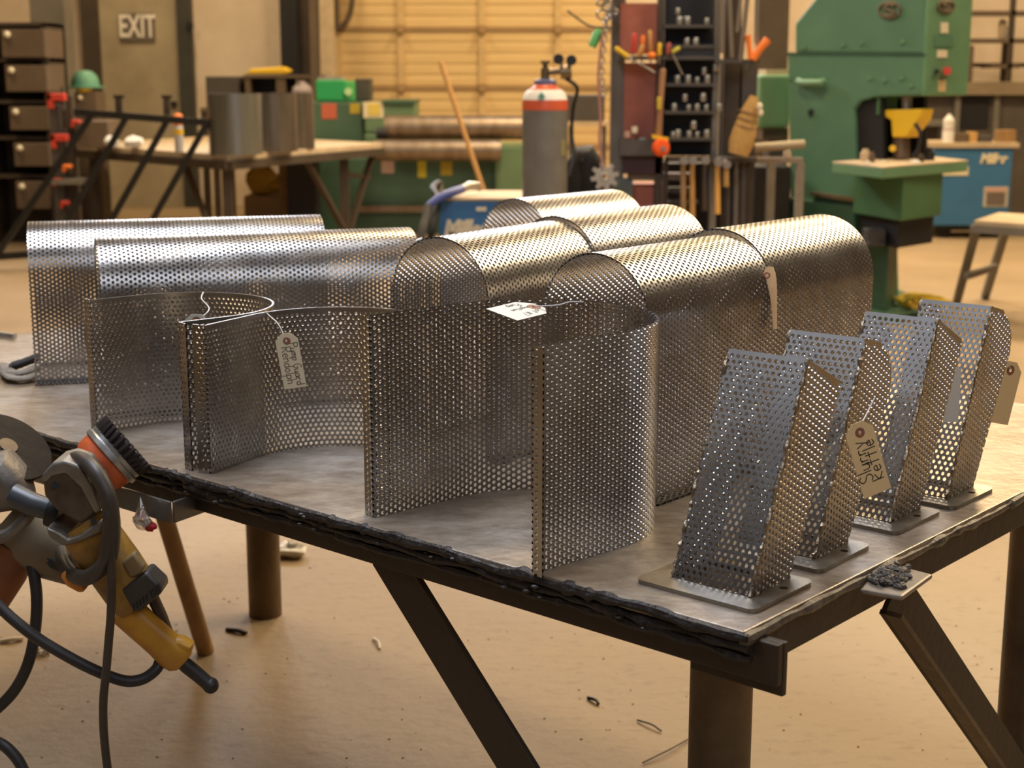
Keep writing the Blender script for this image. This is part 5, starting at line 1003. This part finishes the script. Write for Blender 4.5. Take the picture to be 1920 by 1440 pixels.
for x0, x1, y in ((1804, 1960, 20), (1804, 1960, 72), (1862, 1912, 120), (1804, 1960, 118)): MB().pb(x0, y, x1, y+8, 15.3 if y != 118 else 15.65, .4 if y != 118 else .05).build('shelf', M_BROWN, sk, smooth=0)
for x, y0, y1, m, lab in ((1890, 52, 72, M_WHITE, 'white cup on the middle shelf of the storage rack'), (1878, 36, 72, M_TAN, 'pale jar on the middle shelf of the storage rack')):
    c = PY(x, y1, 15.45); c2 = PY(x, y0, 15.45); tag_obj(MB().lathe([(.035, 0), (.04, (c2[2]-c[2])*.8), (.025, c2[2]-c[2])], c, n=14).build('jar', m), lab, 'jar')
tag_obj(MB().pb(1808, 84, 1826, 154, 15.0, .12).build('wall_bracket', M_BROWN, smooth=0, bev=.02), 'rusty bracket standing on the long dark cabinet', 'bracket')
# grey step stool, right
ss = thing('step_stool', 'grey steel stool with tan plank top at the right edge', 'stool', V(*PY(1880, 560, 8.8)[:2], 0)); Y0 = 8.6; zt = PY(1830, 412, Y0)[2]
sA, sB, sC = P(1826, 413, zt), P(1872, 398, zt), P(1990, 424, zt); sD = sB + sC - sA
MB().prism([q - V(0, 0, .03) for q in (sA, sC, sD, sB)], V(0, 0, .03)).build('seat', M_TAN, ss, smooth=0, bev=.004); b = MB().bar(sA-V(0, 0, .05), sC-V(0, 0, .05), .04, .04).bar(sA-V(0, 0, .05), sB-V(0, 0, .05), .04, .04); b.build('frame', M_GREYP, ss, smooth=0)
MB().bar(sA + V(.03, .03, -.04), P(1792, 572, 0), .045, .045).build('leg', M_GREYP, ss, smooth=0); MB().bar(sB + V(.06, -.02, -.04), P(1846, 560, 0), .045, .045).build('leg', M_GREYP, ss, smooth=0); MB().bar(sC + V(-.03, .03, -.04), P(2030, 600, 0), .045, .045).build('leg', M_GREYP, ss, smooth=0); MB().bar(sD + V(-.03, .03, -.04), P(2010, 540, 0), .045, .045).build('leg', M_GREYP, ss, smooth=0)
MB().bar(PY(1812, 518, 8.7), PY(1866, 500, 9.1), .035, .035).build('stretcher', M_GREYP, ss, smooth=0)
yp = thing('yellow_strap', 'tangle of yellow strap on the floor by the press foot', 'strap', P(1720, 572, 0)); b = MB()
for k in range(5): b.torus(P(1700+14*k, 566-3*(k % 2), .075+.012*k), .07, .014, unit(V(RNG.normal()*.3, RNG.normal()*.3, 1)), 18, 6, 1.3)
b.build('coil', mat('strap_yellow', (.62, .42, .03), .6), yp)
# small blue welder behind the guards
w2 = thing('blue_welder', 'small blue welding machine with torch, behind the half-round covers', 'welder', V(*PY(900, 420, 7.8)[:2], 0)); Y0 = 7.8
MB().pb(824, 376, 985, 640, Y0, .55).build('case', M_BLUE, w2, smooth=0, bev=.012); zt = PY(900, 376, Y0)[2]
xa, xb = PY(824, 376, Y0)[0], PY(985, 376, Y0)[0]; MB().box(xa, xb, Y0-.01, Y0+.55, zt, zt+.012).build('lid', M_TAN, w2, smooth=0); zl = PY(900, 640, Y0)[2]
MB().box(xa, xb, Y0, Y0+.55, max(zl-.03, .06), zl).build('cart', M_BLACK, w2, smooth=0)
for x in (xa+.06, xb-.06): [MB().cyl(V(x, Y0+d_, .08), V(x, Y0+d_+.05, .08), .08, n=18).build('wheel', M_BLK2, w2) for d_ in (.05, .45)]
text_mesh('lettering', 'Miller', .13, M_CREAM, w2, FACING(PY(872, 432, Y0-.004)) @ Matrix.Diagonal((.75, 1, 1, 1)), .003, .008, .25)
MB().pb(893, 388, 912, 396, Y0-.005, .006).build('label', M_CREAM, w2, smooth=0)
tc_ = thing('welding_torch', 'blue welding torch with black cable lying over the small welder', 'torch', PY(840, 365, 7.75))
z2 = zt+.035
MB().tube([PY(802, 386, 7.7), PY(822, 372, 7.72), PY(845, 362, 7.78), PY(866, 355, 7.9)], [.016, .022, .024, .022], 12).build('handle', mat('torch_blue', (.08, .11, .38), .45), tc_)
MB().tube([PY(866, 355, 7.9), PY(880, 348, 7.95), PY(896, 347, 8.0), PY(900, 358, 8.0)], [.02, .024, .018, .012], 12).build('nozzle', M_CHAIN, tc_)
MB().tube(spline([PY(802, 386, 7.7), PY(798, 410, 7.65), PY(790, 440, 7.6), PY(784, 500, 7.6), V(*PY(780, 500, 7.6)[:2], .03)], 6), .022, 10).build('cable', M_DGREY, tc_); MB().tube(spline([PY(822, 372, 7.72), PY(812, 352, 7.85), PY(826, 348, 7.95), PY(812, 420, 7.7), PY(806, 480, 7.7), V(*PY(804, 500, 7.7)[:2], .03)], 6), .018, 10).build('cable', M_BLACK, tc_)
